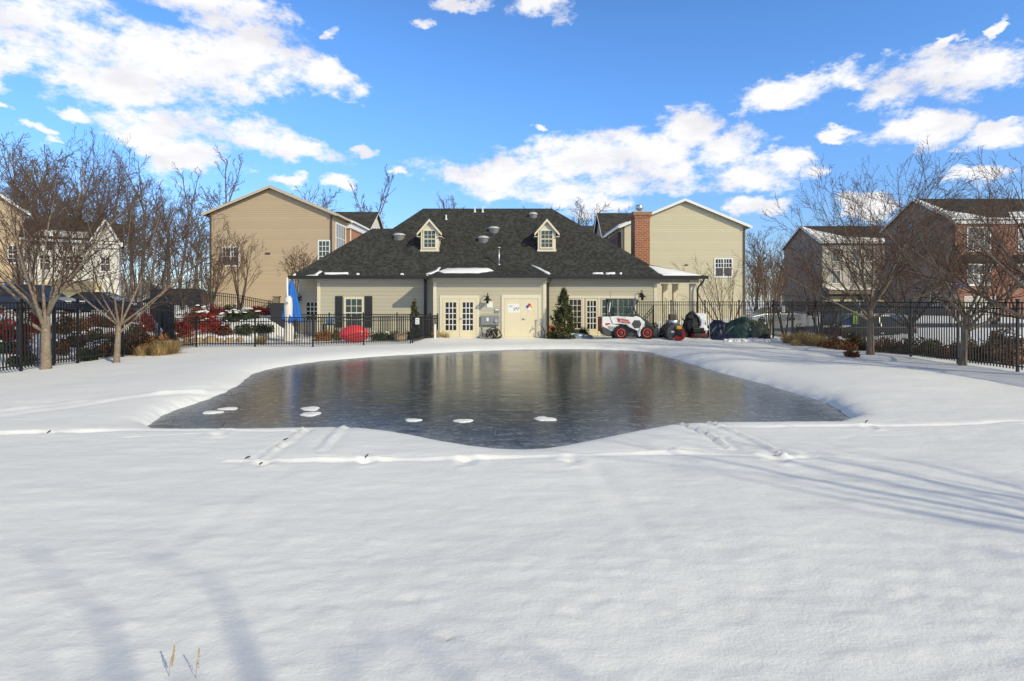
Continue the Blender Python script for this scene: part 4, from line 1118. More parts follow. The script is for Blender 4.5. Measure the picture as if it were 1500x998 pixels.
m = MB(); m.box(xr+.3, xr+.55, 58.3, 65.1, 9.45, 10.0); m.box(-20, xr+.5, 58.27, 58.42, 9.45, 10.0); m.box(xr+.352, xr+.42, 58.42, 58.58, 1, 9.44); m.box(xr+.352, xr+.42, 64.8, 64.98, 1, 9.44); m.build('cornice', M['vinyl'], h2)
for k in range(3): window(h2, (xr+.35, 59.6+1.7*k, 6.4), UY, UX, 1.0, 2.0, 2, 2, .1, M['brick_orange'], M['glass'], .05)
h3 = house_box('townhouse', 'far townhouse with dark roof plane and white trim at the end of the left row', -29, -17.3, 67.5, 77, 1.2, 10.3, 13.15, 'x', M['white_siding'], 'townhouses round the pool', .4)
for k in range(3): window(h3, (-17.3, 68.4+2.4*k, 7.2), UY, UX, 1.1, 1.8, 2, 2, .1, None, M['glass'], .05)
# far left
hl = house_box('townhouse', 'tan house cut by the left edge of the photo behind the cherry tree', -48.2, -39.55, 46, 48.6, 1.25, 9.3, 12.6, 'y', M['tan_siding'], 'townhouses round the pool', .4)
window(hl, (PX(18, 46), 46, PZ(385, 46)), UX, NF, .5, 1.3, 2, 4, .1, None, M['glass'], .04); spout(hl, PX(34.5, 46), 45.98, 1.2, 9)
window(hl, (-44.5, 46, 4.8), UX, NF, 1.0, 1.6, 2, 4, .1, None, M['glass'], .04)
DW = 43.5
hw = house_box('townhouse', 'white sided house with small front gable and snowy roof, seen through the left trees', PX(36, DW), PX(176, DW), DW, DW+7, 1.3, PZ(352, DW), PZ(330, DW+3.5), 'x', M['white_siding'], 'townhouses round the pool', .3)
gx0, gx1 = PX(133, DW), PX(176.5, DW); gc = (gx0+gx1)/2; ge = PZ(354, DW); gp = PZ(320, DW)
m = MB(); m.prism([(gx0, ge-.4), (gx1, ge-.4), (gx1, ge), (gc, gp-.15), (gx0, ge)], DW-.25, DW+3); m.build('gable', M['white_siding'], hw)
m = MB()
for s, xe in ((-1, gx0-.2), (1, gx1+.2)): m.slab([(xe, DW-.5, ge-.22), (gc, DW-.5, gp), (gc, DW+3.3, gp), (xe, DW+3.3, ge-.22)], .1)
m.build('gable_roof', M['shingle_far'], hw)
m = MB()
for s, xe in ((-1, gx0-.25), (1, gx1+.25)): m = MB(); m.bar((xe, DW-.53, ge-.28), (gc, DW-.53, gp-.04), .05, .2); m.build('rake_trim', M['vinyl'], hw)
m = MB(); e0 = PZ(352, DW)
m.slab([(PX(50, DW), DW-.1, e0+.22), (PX(131, DW), DW-.1, e0+.22), (PX(128, DW), DW+1.6, e0+.83), (PX(96, DW), DW+1.2, e0+.69), (PX(70, DW), DW+2.2, e0+1.05), (PX(56, DW), DW+1.0, e0+.62)], -.05); m.build('roof_snow', M['snow_patch'], hw)
for a, b_, mu in ((66, 368, 1), (92, 368, 1), (60, 396, 1), (96, 396, 2), (148, 396, 1)): window(hw, (PX(a, DW), DW, PZ(b_, DW)), UX, NF, .6*mu+.1, 1.05, 2, 4, .08, None, M['glass'], .04, mull=mu, screen=True)
m = MB(); m.box(PX(74, DW), PX(140, DW), DW-1.2, DW-.005, PZ(425, DW), PZ(412, DW)); m.build('garage_canopy', M['brown_trim'], hw)
m = MB(); m.box(PX(50, DW), PX(150, DW), DW-.07, DW+.1, 1.0, PZ(412.5, DW)); m.build('lower_wall', M['yellow_siding'], hw)
hw.rotation_euler = (0, 0, R(33)); hw.scale = (.8, .8, 1); hw.location.x -= 1.5; hw.location.y -= 1.15
hl.rotation_euler = (0, 0, R(38)); hl.location = (-43.76, 44.36, hl.location.z)
# --- right row
h5 = house_box('townhouse', 'pale tan townhouse gable rising behind the brick chimney', PX(912, 55), PX(1092, 55), 55, 63.5, .2, 9.25, 11.7, 'y', M['cream_siding'], 'townhouses round the pool', .4)
xl = PX(912, 55); spout(h5, PX(1090, 55), 54.98, .2, 9.0, 'dkbrown'); spout(h5, PX(913.5, 55), 54.98, .2, 9.0, 'dkbrown')
window(h5, (PX(1048, 55), 55, PZ(404.5, 55)), UX, NF, 1.55, 1.62, 3, 4, .13, None, M['glass'], .05, mull=2, screen=True)
m = MB(); m.box(PX(1003, 55), PX(1008, 55), 54.9, 55.01, PZ(389, 55), PZ(387.5, 55)); m.build('wall_vent', M['dkbrown'], h5)
m = MB(); m.box(xl-.34, xl+.02, 55.8, 61.9, 1.5, 8.75); m.build('brick_bay', M['brick_brown'], h5)
for k in range(4): window(h5, (xl-.34, 56.2+1.4*k, 6.2), UY, (-1, 0, 0), .7, 2.0, 2, 2, .06, M['brick_brown'], M['glass_dark'], .04)
m = MB(); m.slab([(xl-.4, 55.2, 9.32), (xl-.4, 63, 9.32), (xl+.5, 63, 9.66), (xl+.5, 55.2, 9.66)], -.06); m.build('roof_snow', M['snow_patch'], h5)
h6 = house_box('townhouse', 'slate coloured townhouse unit next behind the pale tan gable', xl-.05, 22, 63.52, 71, .2, 9.25, 11.6, 'y', M['grey_siding'], 'townhouses round the pool', .35)
h7 = house_box('townhouse', 'far townhouse with dark roof plane left of the chimney top', 11.65, 24, 71.5, 80, .2, 10.0, 13.55, 'x', M['grey_siding'], 'townhouses round the pool', .35)
h8 = house_box('townhouse', 'most distant townhouse roof, a low dark strip beside the clubhouse hip', PX(859, 92), PX(905, 92), 92, 101, .2, 11.5, 14.6, 'x', M['grey_siding'], 'townhouses round the pool', .3)
# --- right hand street
h9 = house_box('townhouse', 'beige townhouse with dark side gable and snow along its eave, behind the right cherry tree', 43.6, 60, 80, 91, .35, 10.3, 13.1, 'x', M['grey_siding'], 'townhouses round the pool', .35)
m = MB(); m.box(43.62, 54.2, 79.9, 80.2, 3.4, 9.9); m.build('front_wall', M['beige_siding'], h9)
m = MB(); m.box(51.0, 52.4, 79.86, 80.2, 3.3, 10.0); m.build('brown_bay', M['grey_siding'], h9)
m = MB(); m.slab([(43.2, 79.55, 10.28), (60, 79.55, 10.28), (60, 80.9, 10.98), (52, 80.7, 10.85), (47.5, 81.2, 11.12), (44.2, 83.9, 12.5), (43.25, 85.3, 13.22)], -.07); m.build('roof_snow', M['snow_patch'], h9)
m = MB(); m.box(44, 54.2, 78.9, 79.88, 2.95, 3.5); m.build('balcony_slab', M['brown_trim'], h9)
m = MB(); m.slab([(44, 78.8, 3.52), (54.2, 78.8, 3.52), (54.2, 79.85, 3.9), (44, 79.85, 3.9)], -.1); m.build('balcony_snow', M['snow_patch'], h9)
for a, b_ in ((45.0, 7.6), (47.8, 7.6), (49.6, 7.6), (45.0, 4.5), (47.4, 4.5), (49.6, 4.5), (52.8, 7.4), (52.8, 4.5)): window(h9, (a, 79.9, b_), UX, NF, 1.1, 1.7, 2, 2, .1, None, M['glass_pale'], .06)
for a in (44.6, 49.3): 
    m = MB(); m.box(a, a+3.9, 79.85, 80.1, .2, 2.7)
    for j in range(1, 4): m.box(a+.05, a+3.85, 79.83, 79.86, .2+j*.62, .23+j*.62)
    m.build('garage_door', M['yellow_siding'], h9)
h10 = house_box('townhouse', 'red brick fronted townhouse with dark grey side gable at the far right', 44.9, 72, 58, 68.5, .35, 10.5, 13.2, 'x', M['grey_siding'], 'townhouses round the pool', .35)
m = MB(); m.box(44.93, 72, 57.88, 58.2, 0, 10.2); m.build('brick_front', M['brick_far'], h10)
m = MB(); m.slab([(44.5, 57.6, 10.47), (48.0, 57.6, 10.47), (47.3, 58.3, 10.82), (45.4, 59.4, 11.4), (44.9, 63.2, 13.35), (44.55, 63.2, 13.35)], -.06); m.slab([(50.6, 57.8, 10.57), (54.0, 57.8, 10.57), (53.0, 59.2, 11.25), (51.5, 59.0, 11.18)], -.06); m.build('roof_snow', M['snow_patch'], h10)
m = MB(); m.box(44.9, 72, 57.72, 57.87, 9.85, 10.2); m.build('cornice', M['vinyl'], h10)
for a in (46.4, 51.6, 57.5, 63):
    window(h10, (a, 57.88, 7.15), UX, NF, 2.2, 2.25, 2, 2, .13, None, M['glass_pale'], .06, mull=2)
    window(h10, (a, 57.88, 3.7), UX, NF, 2.2, 1.95, 2, 2, .13, None, M['glass_pale'], .06, mull=2)
    m = MB(); m.add([(a-.6+x, y, z) for x in (0, 3.4) for y, z in ((57.87, 5.75), (57.87, 6.7), (56.9, 5.85), (56.9, 5.75))], [[0, 1, 2, 3], [7, 6, 5, 4], [0, 4, 5, 1], [1, 5, 6, 2], [2, 6, 7, 3], [3, 7, 4, 0]]); m.build('pent_roof', M['shingle_far'], h10)
    m = MB(); m.box(a-.6, a+2.8, 56.95, 57.87, 5.6, 5.74); m.build('pent_trim', M['vinyl'], h10)
for a in (46.0, 53.2, 60.0):
    m = MB(); m.box(a, a+3.2, 57.83, 58.0, .2, 2.5); m.build('garage_door', M['beige_siding'], h10)
spout(h10, 45.1, 57.86, .3, 9.8)
window(h10, (44.9, 60.0, 1.6), UY, (-1, 0, 0), .9, 1.3, 2, 2, .1, None, M['glass_pale'], .05)
# ------------------------------------------------------------------ fences
def fence(name, label, pts, h, zf, spacing=2.1, gap=.105, two=.17, post=.06, pk=.026, mid=False, h_abs=None, cat='fence'):
    o = empty(name, label, cat, (pts[0][0], pts[0][1], 0), 0)
    pick = MB(); first = True
    for (a, b) in zip(pts[:-1], pts[1:]):
        a, b = Vector(a), Vector(b); L = (b-a).length; n = max(1, round(L/spacing)); u = (b-a)/L
        nn = Vector((-u.y, u.x))
        for i in range(n+1):
            if i == 0 and not first: continue
            p = a+u*(L*i/n); z = zf(p.x, p.y); t = h if h_abs is None else h_abs(p.x, p.y)-z
            m = MB(); q = post/2
            m.box(p.x-q, p.x+q, p.y-q, p.y+q, z-.2, z+t+.06); m.box(p.x-q-.008, p.x+q+.008, p.y-q-.008, p.y+q+.008, z+t+.06, z+t+.085)
            m.build('post', M['black'], o)
        first = False; runs = [MB(), MB(), MB()]
        for i in range(n):
            p, q = a+u*(L*i/n+post/2), a+u*(L*(i+1)/n-post/2)
            zp, zq = zf(p.x, p.y), zf(q.x, q.y)
            tp = zp+h if h_abs is None else h_abs(p.x, p.y); tq = zq+h if h_abs is None else h_abs(q.x, q.y)
            e = u*(post/2+.002)
            for rl, za, zb in zip(runs, (tp-.02, tp-two-.02, zp+.14), (tq-.02, tq-two-.02, zq+.14)): rl.bar((p.x-e.x, p.y-e.y, za), (q.x+e.x, q.y+e.y, zb), .028, .036)
            k = int((q-p).length/gap)
            for j in range(1, k):
                s = p.lerp(q, j/k); z = zp+(zq-zp)*j/k; t = tp+(tq-tp)*j/k
                pick.box(s.x-pk/2, s.x+pk/2, s.y-pk/2, s.y+pk/2, z+.05, t-.022)
        for rl in runs: rl.build('rail', M['black'], o, fixn=False)
    pick.build('picket_panel', M['black'], o, fixn=False)
    return o
fence('metal_fence', 'tall black picket fence running along the right side behind the two cherry trees', [(14.1, 9.5), (14.1, 30.7)], 1.93, lambda x, y: gz(x, y)+.04)
fence('metal_fence', 'tall black picket fence behind the loader and the tarped equipment', [(14.1, 30.72), (6.75, 30.72)], 1.93, lambda x, y: gz(x, y)+.04, 1.84)
fence('metal_fence', 'tall black picket fence along the left side with red shrubs behind it', [(-13.9, 9.8), (-13.9, 22.4)], 1.93, lambda x, y: gz(x, y)+.04)
fence('metal_fence', 'tall black fence climbing the left bank, seen almost end on as a dark panel', [(-13.9, 23.35), (-21.2, 33.4)], 1.85, gz, 2.2)
fence('metal_fence', 'black picket fence stepping down the bank in front of the big tan gable', [(-21.2, 33.6), (-14.2, 34.6)], 1.5, gz, 2.33, h_abs=lambda x, y: 2.66-.2*max(0, x+18))
fence('low_fence', 'low black picket fence in front of the closed blue umbrella and red dome', [(-13.82, 22.9), (-13.6, 24.5), (-8.7, 24.85), (-4.8, 26.9)], 1.28, lambda x, y: gz(x, y)+.02, 2.15)
fence('low_fence', 'low black fence turning from the corner post back to the french doors', [(-4.72, 27.0), (-3.95, 30.2)], 1.24, lambda x, y: gz(x, y)+.02, 1.65)
fence('low_fence', 'second low black fence close under the shuttered window wall', [(-11.4, 29.9), (-4.3, 30.1)], 1.28, lambda x, y: gz(x, y)+.02, 1.8)
fence('low_fence', 'dense black fence and gate standing close behind the leftmost cherry tree', [(-15.0, 17.3), (-14.0, 17.36)], 1.86, lambda x, y: gz(x, y)+.04, 1.0, .085)
o = empty('ramp_railing', 'black sloping stair railing on the end wall beside the loader', 'railing', (7.5, 31.6, 0))
for dz in (.75, .55): m = MB(); m.bar((7.05, 31.6, dz), (7.85, 31.6, dz+.97), .036); m.build('rail', M['black'], o)
for i in range(6):
    m = MB(); x = 7.12+.14*i; m.bar((x, 31.6, .1), (x, 31.6, .65+1.2*(x-7.05)), .02); m.build('baluster', M['black'], o)
m = MB(); m.box(7.83, 7.89, 31.57, 31.63, 0, 1.8); m.build('post', M['black'], o)

def sign_on(name, label, cat, px0, px1, py0, py1, d, mat, prints=(), pm='mid_grey', y=None):
    y = y or d; x0, x1, z0, z1 = PX(px0, d), PX(px1, d), PZ(py1, d), PZ(py0, d)
    o = empty(name, label, cat, ((x0+x1)/2, d, z0)); m = MB(); m.box(x0, x1, d-.012, d, z0, z1); m.build('panel', M[mat], o)
    if prints:
        p = MB(); w, h = x1-x0, z1-z0
        for (a, b, c, e) in prints: p.box(x0+w*a, x0+w*b, d-.016, d-.0125, z0+h*c, z0+h*e)
        p.build('print', M[pm], o)
    return o
txt = [(.15, .85, .72, .82), (.15, .85, .55, .60), (.15, .7, .42, .47), (.15, .8, .28, .33), (.2, .8, .12, .2)]
sign_on('fence_sign', 'small white notice hung on the low fence left of the french doors', 'notice', 608.6, 614.2, 466, 475.2, 26.95, 'paper', txt)
sign_on('fence_sign', 'small white notice on the right fence near the corner by the tarped heap', 'notice', 1145.6, 1151, 448, 457.5, 29.3, 'paper', txt)
# lime green two-part fence sign
o = sign_on('pool_sign', 'lime green upright sign on the right fence left of the cherry trunk', 'sign', 1249.5, 1256.5, 456, 474.5, 23.5, 'lime', [(.2, .8, .80, .86), (.2, .8, .70, .74), (.38, .62, .25, .5), (.2, .8, .1, .15)], 'holly_leaf')
m = MB(); m.box(PX(1249.5, 23.5), PX(1256.5, 23.5), 23.483, 23.488, PZ(462.4, 23.5), PZ(461.2, 23.5)); m.build('divider', M['ink'], o)
# post with two crossed blue street name blades
o = empty('street_sign', 'black post with two blue street name blades in front of the brick townhouse', 'street sign', (PX(1391, 34), 34, gz(PX(1391, 34), 34)))
m = MB(); m.tube([(0, 0, -.2), (0, 0, PZ(410, 34)-o.location.z)], .05, 8); m.build('pole', M['black'], o, local=True)
zt_ = PZ(413, 34)-o.location.z
m = MB(); m.box(-.08, .92, -.02, .02, zt_-.28, zt_); m.build('blade', M['blue_sign'], o, local=True)
m = MB(); m.box(.05, .85, -.024, -.021, zt_-.18, zt_-.10); m.build('print', M['paper'], o.children[1], local=True)
m = MB(); m.bar((.1, -.25, zt_-.62), (.7, .7, zt_-.62), .03, .25); m.build('blade', M['blue_sign'], o, local=True)
o = empty('street_sign', 'blue street name blade on a post at the left edge of the photo', 'street sign', (PX(-3, 24), 24, gz(PX(-3, 24), 24)))
m = MB(); m.tube([(0, 0, -.2), (0, 0, PZ(408, 24)-o.location.z)], .04, 8); m.build('pole', M['black'], o, local=True)
zt_ = PZ(411.5, 24)-o.location.z
m = MB(); m.bar((-.1, -.06, zt_-.16), (.32, .1, zt_-.1), .02, .18); m.build('blade', M['blue_sign'], o, local=True)
m = MB(); m.bar((.02, -.045, zt_-.145), (.24, .05, zt_-.11), .03, .06); m.build('print', M['paper'], o.children[1], local=True)
# white marker post by the low fence end and red-white marker pole
o = empty('marker_post', 'short white post standing at the end of the low fence', 'post', (PX(637.5, 28.3), 28.3, .05)); m = MB(); m.box(-.045, .045, -.03, .03, -.1, .75); m.lathe([(.05, .75), (.05, .78), (.02, .80)], (0, 0, 0), 8); m.build('body', M['white'], o, local=True)
o = empty('snow_stake', 'thin red and white snow stake in front of the dark side gable', 'marker pole', (PX(1182.5, 40), 40, gz(PX(1182.5, 40), 40)))
for k in range(4):
    m = MB(); m.tube([(0, 0, .45*k), (0, 0, .45*k+.45)], .03, 6); m.build('band', M['decal_red' if k % 2 else 'white'], o, local=True)

# ------------------------------------------------------------------ closed cantilever umbrella
ux, ud = PX(422.5, 27.6), 27.6
o = empty('patio_umbrella', 'closed blue patio umbrella on a white covered mast beside the clubhouse corner', 'umbrella', (ux, ud, 0))
m = MB(); m.tube([(-.03, 0, .1), (-.06, 0, 3.13)], .045, 10); m.build('mast', M['white'], o, local=True)
m = MB(); m.lathe([(.24, -.1), (.25, .05), (.17, .5), (.15, 1.05), (.19, 1.25), (.20, 1.75), (.17, 2.12), (.08, 2.25)], (0, 0, 0), 16); c = m.build('mast_cover', M['offwhite'], o, local=True)
m = MB(); m.lathe([(.06, -.03), (.06, .03)], (0, -.2, 1.9), 10, 'y'); m.build('button', M['mid_grey'], c, local=True)
# pleated canopy
vs = []; fs = []; n = 40; rg = random.Random(3)
lv = [(3.02, .05), (2.9, .12), (2.5, .24), (2.0, .34), (1.5, .43), (1.15, .50), (1.02, .49)]
for (z, r) in lv:
    for k in range(n):
        a = 2*math.pi*k/n; w_ = 1+.22*math.sin(8*a+z*.6)*(1-(z-1)/2.6)+.06*math.sin(13*a)
        vs.append((.04+r*w_*math.cos(a)*.86, .27+r*w_*math.sin(a)*.8, z-.10*math.sin(4*a+1)*(1 if z < 1.2 else 0)))
for i in range(len(lv)-1):
    for k in range(n): fs.append([i*n+k, i*n+(k+1) % n, (i+1)*n+(k+1) % n, (i+1)*n+k])
m = MB(); m.add(vs, fs, True); m.build('canopy', M['blue_fabric'], o, local=True)
m = MB(); m.box(-.5, .5, -.5, .5, -.1, .06); m.build('base_slab', M['concrete'], o, local=True)

# red dome leaning behind the low fence
rx_, rd_ = PX(518.5, 27.4), 27.4
o = empty('red_float', 'glossy red domed plastic shell lying tilted behind the low fence', 'red shell', (rx_, rd_, .35))
vs = []; fs = []; n = 36
for i, (f, y) in enumerate([(1.0, .12), (1.03, .05), (1.0, -.03), (.85, -.14), (.6, -.22), (.3, -.26), (.02, -.27)]):
    for k in range(n):
        a = 2*math.pi*k/n; ca, sa = math.cos(a), math.sin(a)
        rr = .66*(1+.16*max(0, -ca)**6) * f; vs.append((rr*ca*.98+.02, y, rr*.68*sa*(1 if sa > 0 else .72)))
for i in range(6):
    for k in range(n): fs.append([i*n+k, i*n+(k+1) % n, (i+1)*n+(k+1) % n, (i+1)*n+k])
fs.append(list(range(n)))
m = MB(); m.add(vs, fs, True); sh = m.build('shell', M['red_plastic'], o, local=True)
m = MB(); pts = [(.66*(1+.16*max(0, -math.cos(a))**6)*1.03*math.cos(a)*.98+.02, .05, .66*1.03*.68*math.sin(a)*(1 if math.sin(a) > 0 else .72)) for a in [2*math.pi*k/36 for k in range(37)]]
m.tube(pts, .025, 6, False); m.build('rim', M['red_plastic'], o, local=True)
# small blue jug
o = empty('blue_jug', 'small pale blue container standing under the shuttered window', 'container', (PX(483.5, 31), 31, .75))
m = MB(); m.box(-.15, .15, -.12, .12, 0, .3); m.build('body', plain('pale_blue_plastic', (.10, .30, .60), .4, .1, 5), o, bevel=.04, local=True); m = MB(); m.lathe([(.05, .3), (.05, .36)], (0, 0, 0), 10); m.build('cap', M['white'], o, local=True)
o = empty('side_table', 'small dark table carrying the pale blue container', 'table', (PX(483.5, 31), 31, 0)); m = MB(); m.box(-.35, .35, -.25, .25, .70, .745); m.build('table_top', M['shutter'], o, local=True)
for sx_ in (-.3, .3):
    for sy_ in (-.2, .2):
        m = MB(); m.box(sx_-.02, sx_+.02, sy_-.02, sy_+.02, -.05, .70); m.build('leg', M['shutter'], o, local=True)
# condenser on a dark enclosure at the gable
o = empty('utility_box', 'brown utility meter box on a dark screen wall left of the umbrella', 'utility box', (PX(405, 33), 33, gz(PX(405, 33), 33)))
zb_ = o.location.z
m = MB(); m.box(-.32, .62, -.05, .3, -.2, PZ(444, 33)-zb_); m.build('screen_wall', M['shutter'], o, local=True)
m = MB(); m.box(-.16, .14, -.1, .2, PZ(443.9, 33)-zb_, PZ(434.5, 33)-zb_); m.box(-.2, .18, -.13, .23, PZ(435.5, 33)-zb_, PZ(434, 33)-zb_); m.build('meter_box', M['brown_trim'], o, local=True)

# ------------------------------------------------------------------ compact articulated loader (side profile drawn in metres)
ld = 29.6
LD = empty('wheel_loader', 'white compact wheel loader with red wheel rims parked in front of the right windows', 'loader', (PX(920, ld), ld, 0.02))
def LP(cx, cy): return ((cx-500)/282.0, (770-cy)/282.0)
def prof(pts): return [LP(*p) for p in pts]
def lpart(name, pts, y0, y1, mat, bevel=.02, parent=None):
    m = MB(); m.prism(prof(pts), y0, y1); return m.build(name, M[mat], parent or LD, bevel=bevel, local=True)
lpart('counterweight', [(88, 590), (250, 642), (248, 722), (190, 726), (118, 696), (95, 640)], -.50, .50, 'loader_grey', .04)
rear = lpart('rear_hood', [(98, 440), (205, 438), (245, 545), (385, 572), (398, 602), (300, 612), (252, 655), (150, 604), (92, 582)], -.52, .52, 'loader_white', .04)
lpart('tail_panel', [(74, 455), (97, 445), (91, 585), (80, 660), (78, 600)], -.46, .46, 'dark_red', .01)
lpart('hood_vent', [(170, 570), (285, 585), (250, 632), (190, 610)], -.535, -.515, 'mid_grey', .005, rear)
lpart('red_stripe', [(140, 535), (205, 530), (220, 548), (165, 560), (150, 570)], -.534, -.522, 'decal_red', .003, rear)
lpart('hood_side_panel', [(210, 450), (285, 458), (310, 520), (245, 535)], -.54, -.515, 'mid_grey', .005, rear)
lpart('chassis', [(385, 560), (640, 560), (660, 700), (620, 735), (470, 735), (400, 650)], -.30, .30, 'loader_grey', .03)
lpart('axle', [(330, 670), (790, 670), (790, 725), (330, 725)], -.40, .40, 'loader_grey', .03)
for s in (-1, 1):
    y0, y1 = (s*.56, s*.44) if s < 0 else (.44, .56)
    a = lpart('lift_arm', [(205, 440), (300, 428), (545, 445), (575, 428), (640, 448), (715, 520), (700, 590), (610, 700), (600, 640), (490, 592), (430, 545), (250, 545)], y0, y1, 'loader_white', .025)
    ys_ = s*.562
    d_ = lpart('name_panel', [(305, 462), (470, 482), (502, 540), (325, 515)], min(ys_, ys_+s*.012), max(ys_, ys_+s*.012), 'decal_red', .003, a)
    lpart('hex_grille', [(518, 545), (555, 490), (632, 490), (662, 545), (635, 602), (560, 606)], min(ys_, ys_+s*.014), max(ys_, ys_+s*.014), 'loader_grey', .004, a)
    if s < 0:
        tx = bpy.data.curves.new('lettering', 'FONT'); tx.body = 'Bobcat'; tx.size = .155; tx.align_x = 'CENTER'; tx.align_y = 'CENTER'; tx.extrude = .003
        to = link(bpy.data.objects.new('lettering_curve', tx)); bpy.context.view_layer.update(); me = bpy.data.meshes.new_from_object(to.evaluated_get(bpy.context.evaluated_depsgraph_get())); bpy.data.objects.remove(to); me.materials.clear(); me.materials.append(M['paper']); to = mesh_obj('lettering', me, a)
        X_, Z_ = LP(412, 503); to.location = (X_, -.579, Z_); to.rotation_euler = (R(90), R(7), 0)
    f = lpart('front_fender', [(640, 600), (700, 572), (762, 582), (752, 612), (690, 640), (660, 700), (622, 728), (608, 690)], min(s*.42, s*.66), max(s*.42, s*.66), 'loader_white', .02)
    lpart('boom_link', [(570, 425), (620, 410), (770, 500), (860, 620), (835, 640), (740, 560), (680, 470)], min(s*.30, s*.38), max(s*.30, s*.38), 'loader_grey', .015)
    m = MB(); (xa, za), (xb, zb2) = LP(640, 440), LP(850, 650); m.tube([(xa, s*.25, za), ((xa+xb)/2, s*.25, (za+zb2)/2)], .05, 10); m.tube([((xa+xb)/2, s*.25, (za+zb2)/2), (xb, s*.25, zb2)], .03, 10); m.build('cylinder', M['steel'], LD, local=True)
lpart('attachment_plate', [(828, 620), (870, 600), (935, 640), (905, 752), (842, 752)], -.55, .55, 'loader_grey', .02)
# cab
cabm = MB()
for s in (-.42, .42):
    for pts in ([(205, 440), (198, 330), (212, 195)], [(545, 190), (555, 300), (600, 425)], [(205, 440), (580, 440)]):
        q = [(LP(*p)[0], s, LP(*p)[1]) for p in pts]
        for a_, b_ in zip(q[:-1], q[1:]): cabm.bar(a_, b_, .075, .075)
(xa, za), (xb, zb2) = LP(190, 178), LP(560, 196); cabm.box(xa, xb, -.46, .46, zb2, za)
cb = cabm.build('cab_frame', M['loader_grey'], LD, bevel=.012, local=True)
(xa, za), (xb, zb2) = LP(218, 235), LP(198, 375)
m = MB(); m.bar((xa, -.46, za), (xb, -.46, zb2), .045, .06); m.build('rear_post_cover', M['loader_white'], cb, local=True)
t = NT('clear_cab_glass'); tr_ = t.n('ShaderNodeBsdfTransparent'); gl = t.n('ShaderNodeBsdfGlossy'); gl.inputs['Roughness'].default_value = .03
tr_.inputs[0].default_value = (.72, .78, .78, 1); fr = t.n('ShaderNodeFresnel'); mx = t.n('ShaderNodeMixShader'); t.l(fr.outputs[0], mx.inputs[0]); t.l(tr_.outputs[0], mx.inputs[1]); t.l(gl.outputs[0], mx.inputs[2]); t.l(mx.outputs[0], t.out.inputs['Surface']); M['clear'] = t.m
for s in (-.42, .42):
    m = MB(); p = prof([(214, 200), (545, 200), (592, 425), (212, 425)]); m.prism(p, s-.004, s+.004); m.build('cab_glass', M['clear'], cb, local=True)
m = MB(); (xa, za) = LP(330, 440); m.box(xa-.2, xa+.22, -.22, .22, za-.25, za-.02); m.box(xa-.26, xa-.14, -.2, .2, za-.05, za+.5); m.build('seat', M['black_cover'], LD, bevel=.03, local=True)
m = MB(); (xa, za) = LP(500, 330); m.tube([(xa-.05, -.15, za-.3), (xa, -.15, za), (xa, .15, za), (xa-.05, .15, za-.3)], .02, 8); m.build('control_lever', M['black'], LD, local=True)
m = MB(); (xa, za), (xb, zb2) = LP(258, 185), LP(254, 75); m.tube([(xa, .3, za), (xb, .3, zb2)], .008, 6); m.build('antenna', M['black'], LD, local=True)
def loader_wheel(cx, s):
    x, z = (cx-500)/282.0, .355; y = s*.54
    m = MB(); m.lathe([(.22, -.13), (.33, -.135), (.365, -.10), (.375, 0), (.365, .10), (.33, .135), (.22, .13)], (x, y, z), 28, 'y')
    for k in range(16):
        a = 2*math.pi*k/16; m.bar((x+.355*math.cos(a), y-.11, z+.355*math.sin(a)), (x+.362*math.cos(a+.14), y+.11, z+.362*math.sin(a+.14)), .05, .045)
    ty = m.build('wheel', M['tyre'], LD, local=True)
    m = MB(); yo = y+s*.135; m.lathe([(.02, s*.02), (.07, s*.03), (.08, s*.0), (.15, -s*.03), (.19, s*.01), (.225, s*.02), (.225, -s*.15)] , (x, yo, z), 22, 'y'); m.build('rim', M['rim_red'], ty, local=True)
    m = MB(); m.lathe([(.06, s*.025), (.05, s*.06), (.02, s*.065)], (x, yo, z), 12, 'y'); m.build('hub', M['loader_grey'], ty, local=True)
for s in (-1, 1): loader_wheel(360, s); loader_wheel(735, s)

# ------------------------------------------------------------------ machines and covered heaps right of the loader
bx, bd = PX(985, 29.2), 29.2
o = empty('rotary_broom', 'grey rotary broom attachment with red brush and yellow label right of the loader', 'broom attachment', (bx, bd, 0))
m = MB(); hp_ = [(.46*math.cos(a), .46*math.sin(a)) for a in np.linspace(R(20), R(235), 18)]; m.prism([(x-.02, z+.40) for x, z in hp_]+[(-.28, .02)], -.75, .6); m.build('hood', M['mid_grey'] if False else M['loader_grey'], o, bevel=.02, local=True)
rg = random.Random(8); m = MB()
for y in np.linspace(-.9, -.755, 7):
    for k in range(46):
        a = 2*math.pi*k/46+rg.uniform(-.05, .05); r_ = rg.uniform(.27, .33)
        if a > R(100) and a < R(200): continue
        m.bar((.1+.12*math.cos(a), y, .33+.12*math.sin(a)), (.1+r_*math.cos(a+.15), y+rg.uniform(-.02, .02), .33+r_*math.sin(a+.15)), .02, .02)
m.build('brush', M['brush_red'], o, local=True)
m = MB(); m.lathe([(.13, -.06), (.13, .05)], (.1, -.88, .40), 16, 'y'); m.build('hub', M['black'], o, local=True)
m = MB(); m.box(-.03, .19, -.94, -.75, .60, .76); m.build('warning_label', M['yellow'], o, bevel=.01, local=True)
m = MB(); m.box(-.27, -.13, -.78, -.752, .42, .50); m.build('tag', M['paper'], o, local=True)
m = MB(); m.tube([(-.75, -.3, .3), (-.4, -.3, .38), (0, -.2, .8)], .05, 8); m.tube([(-.1, -.4, .85), (-.3, -.5, 1.0), (-.6, -.4, .6)], .025, 8); m.build('hydraulic_hose', M['black'], o, local=True)
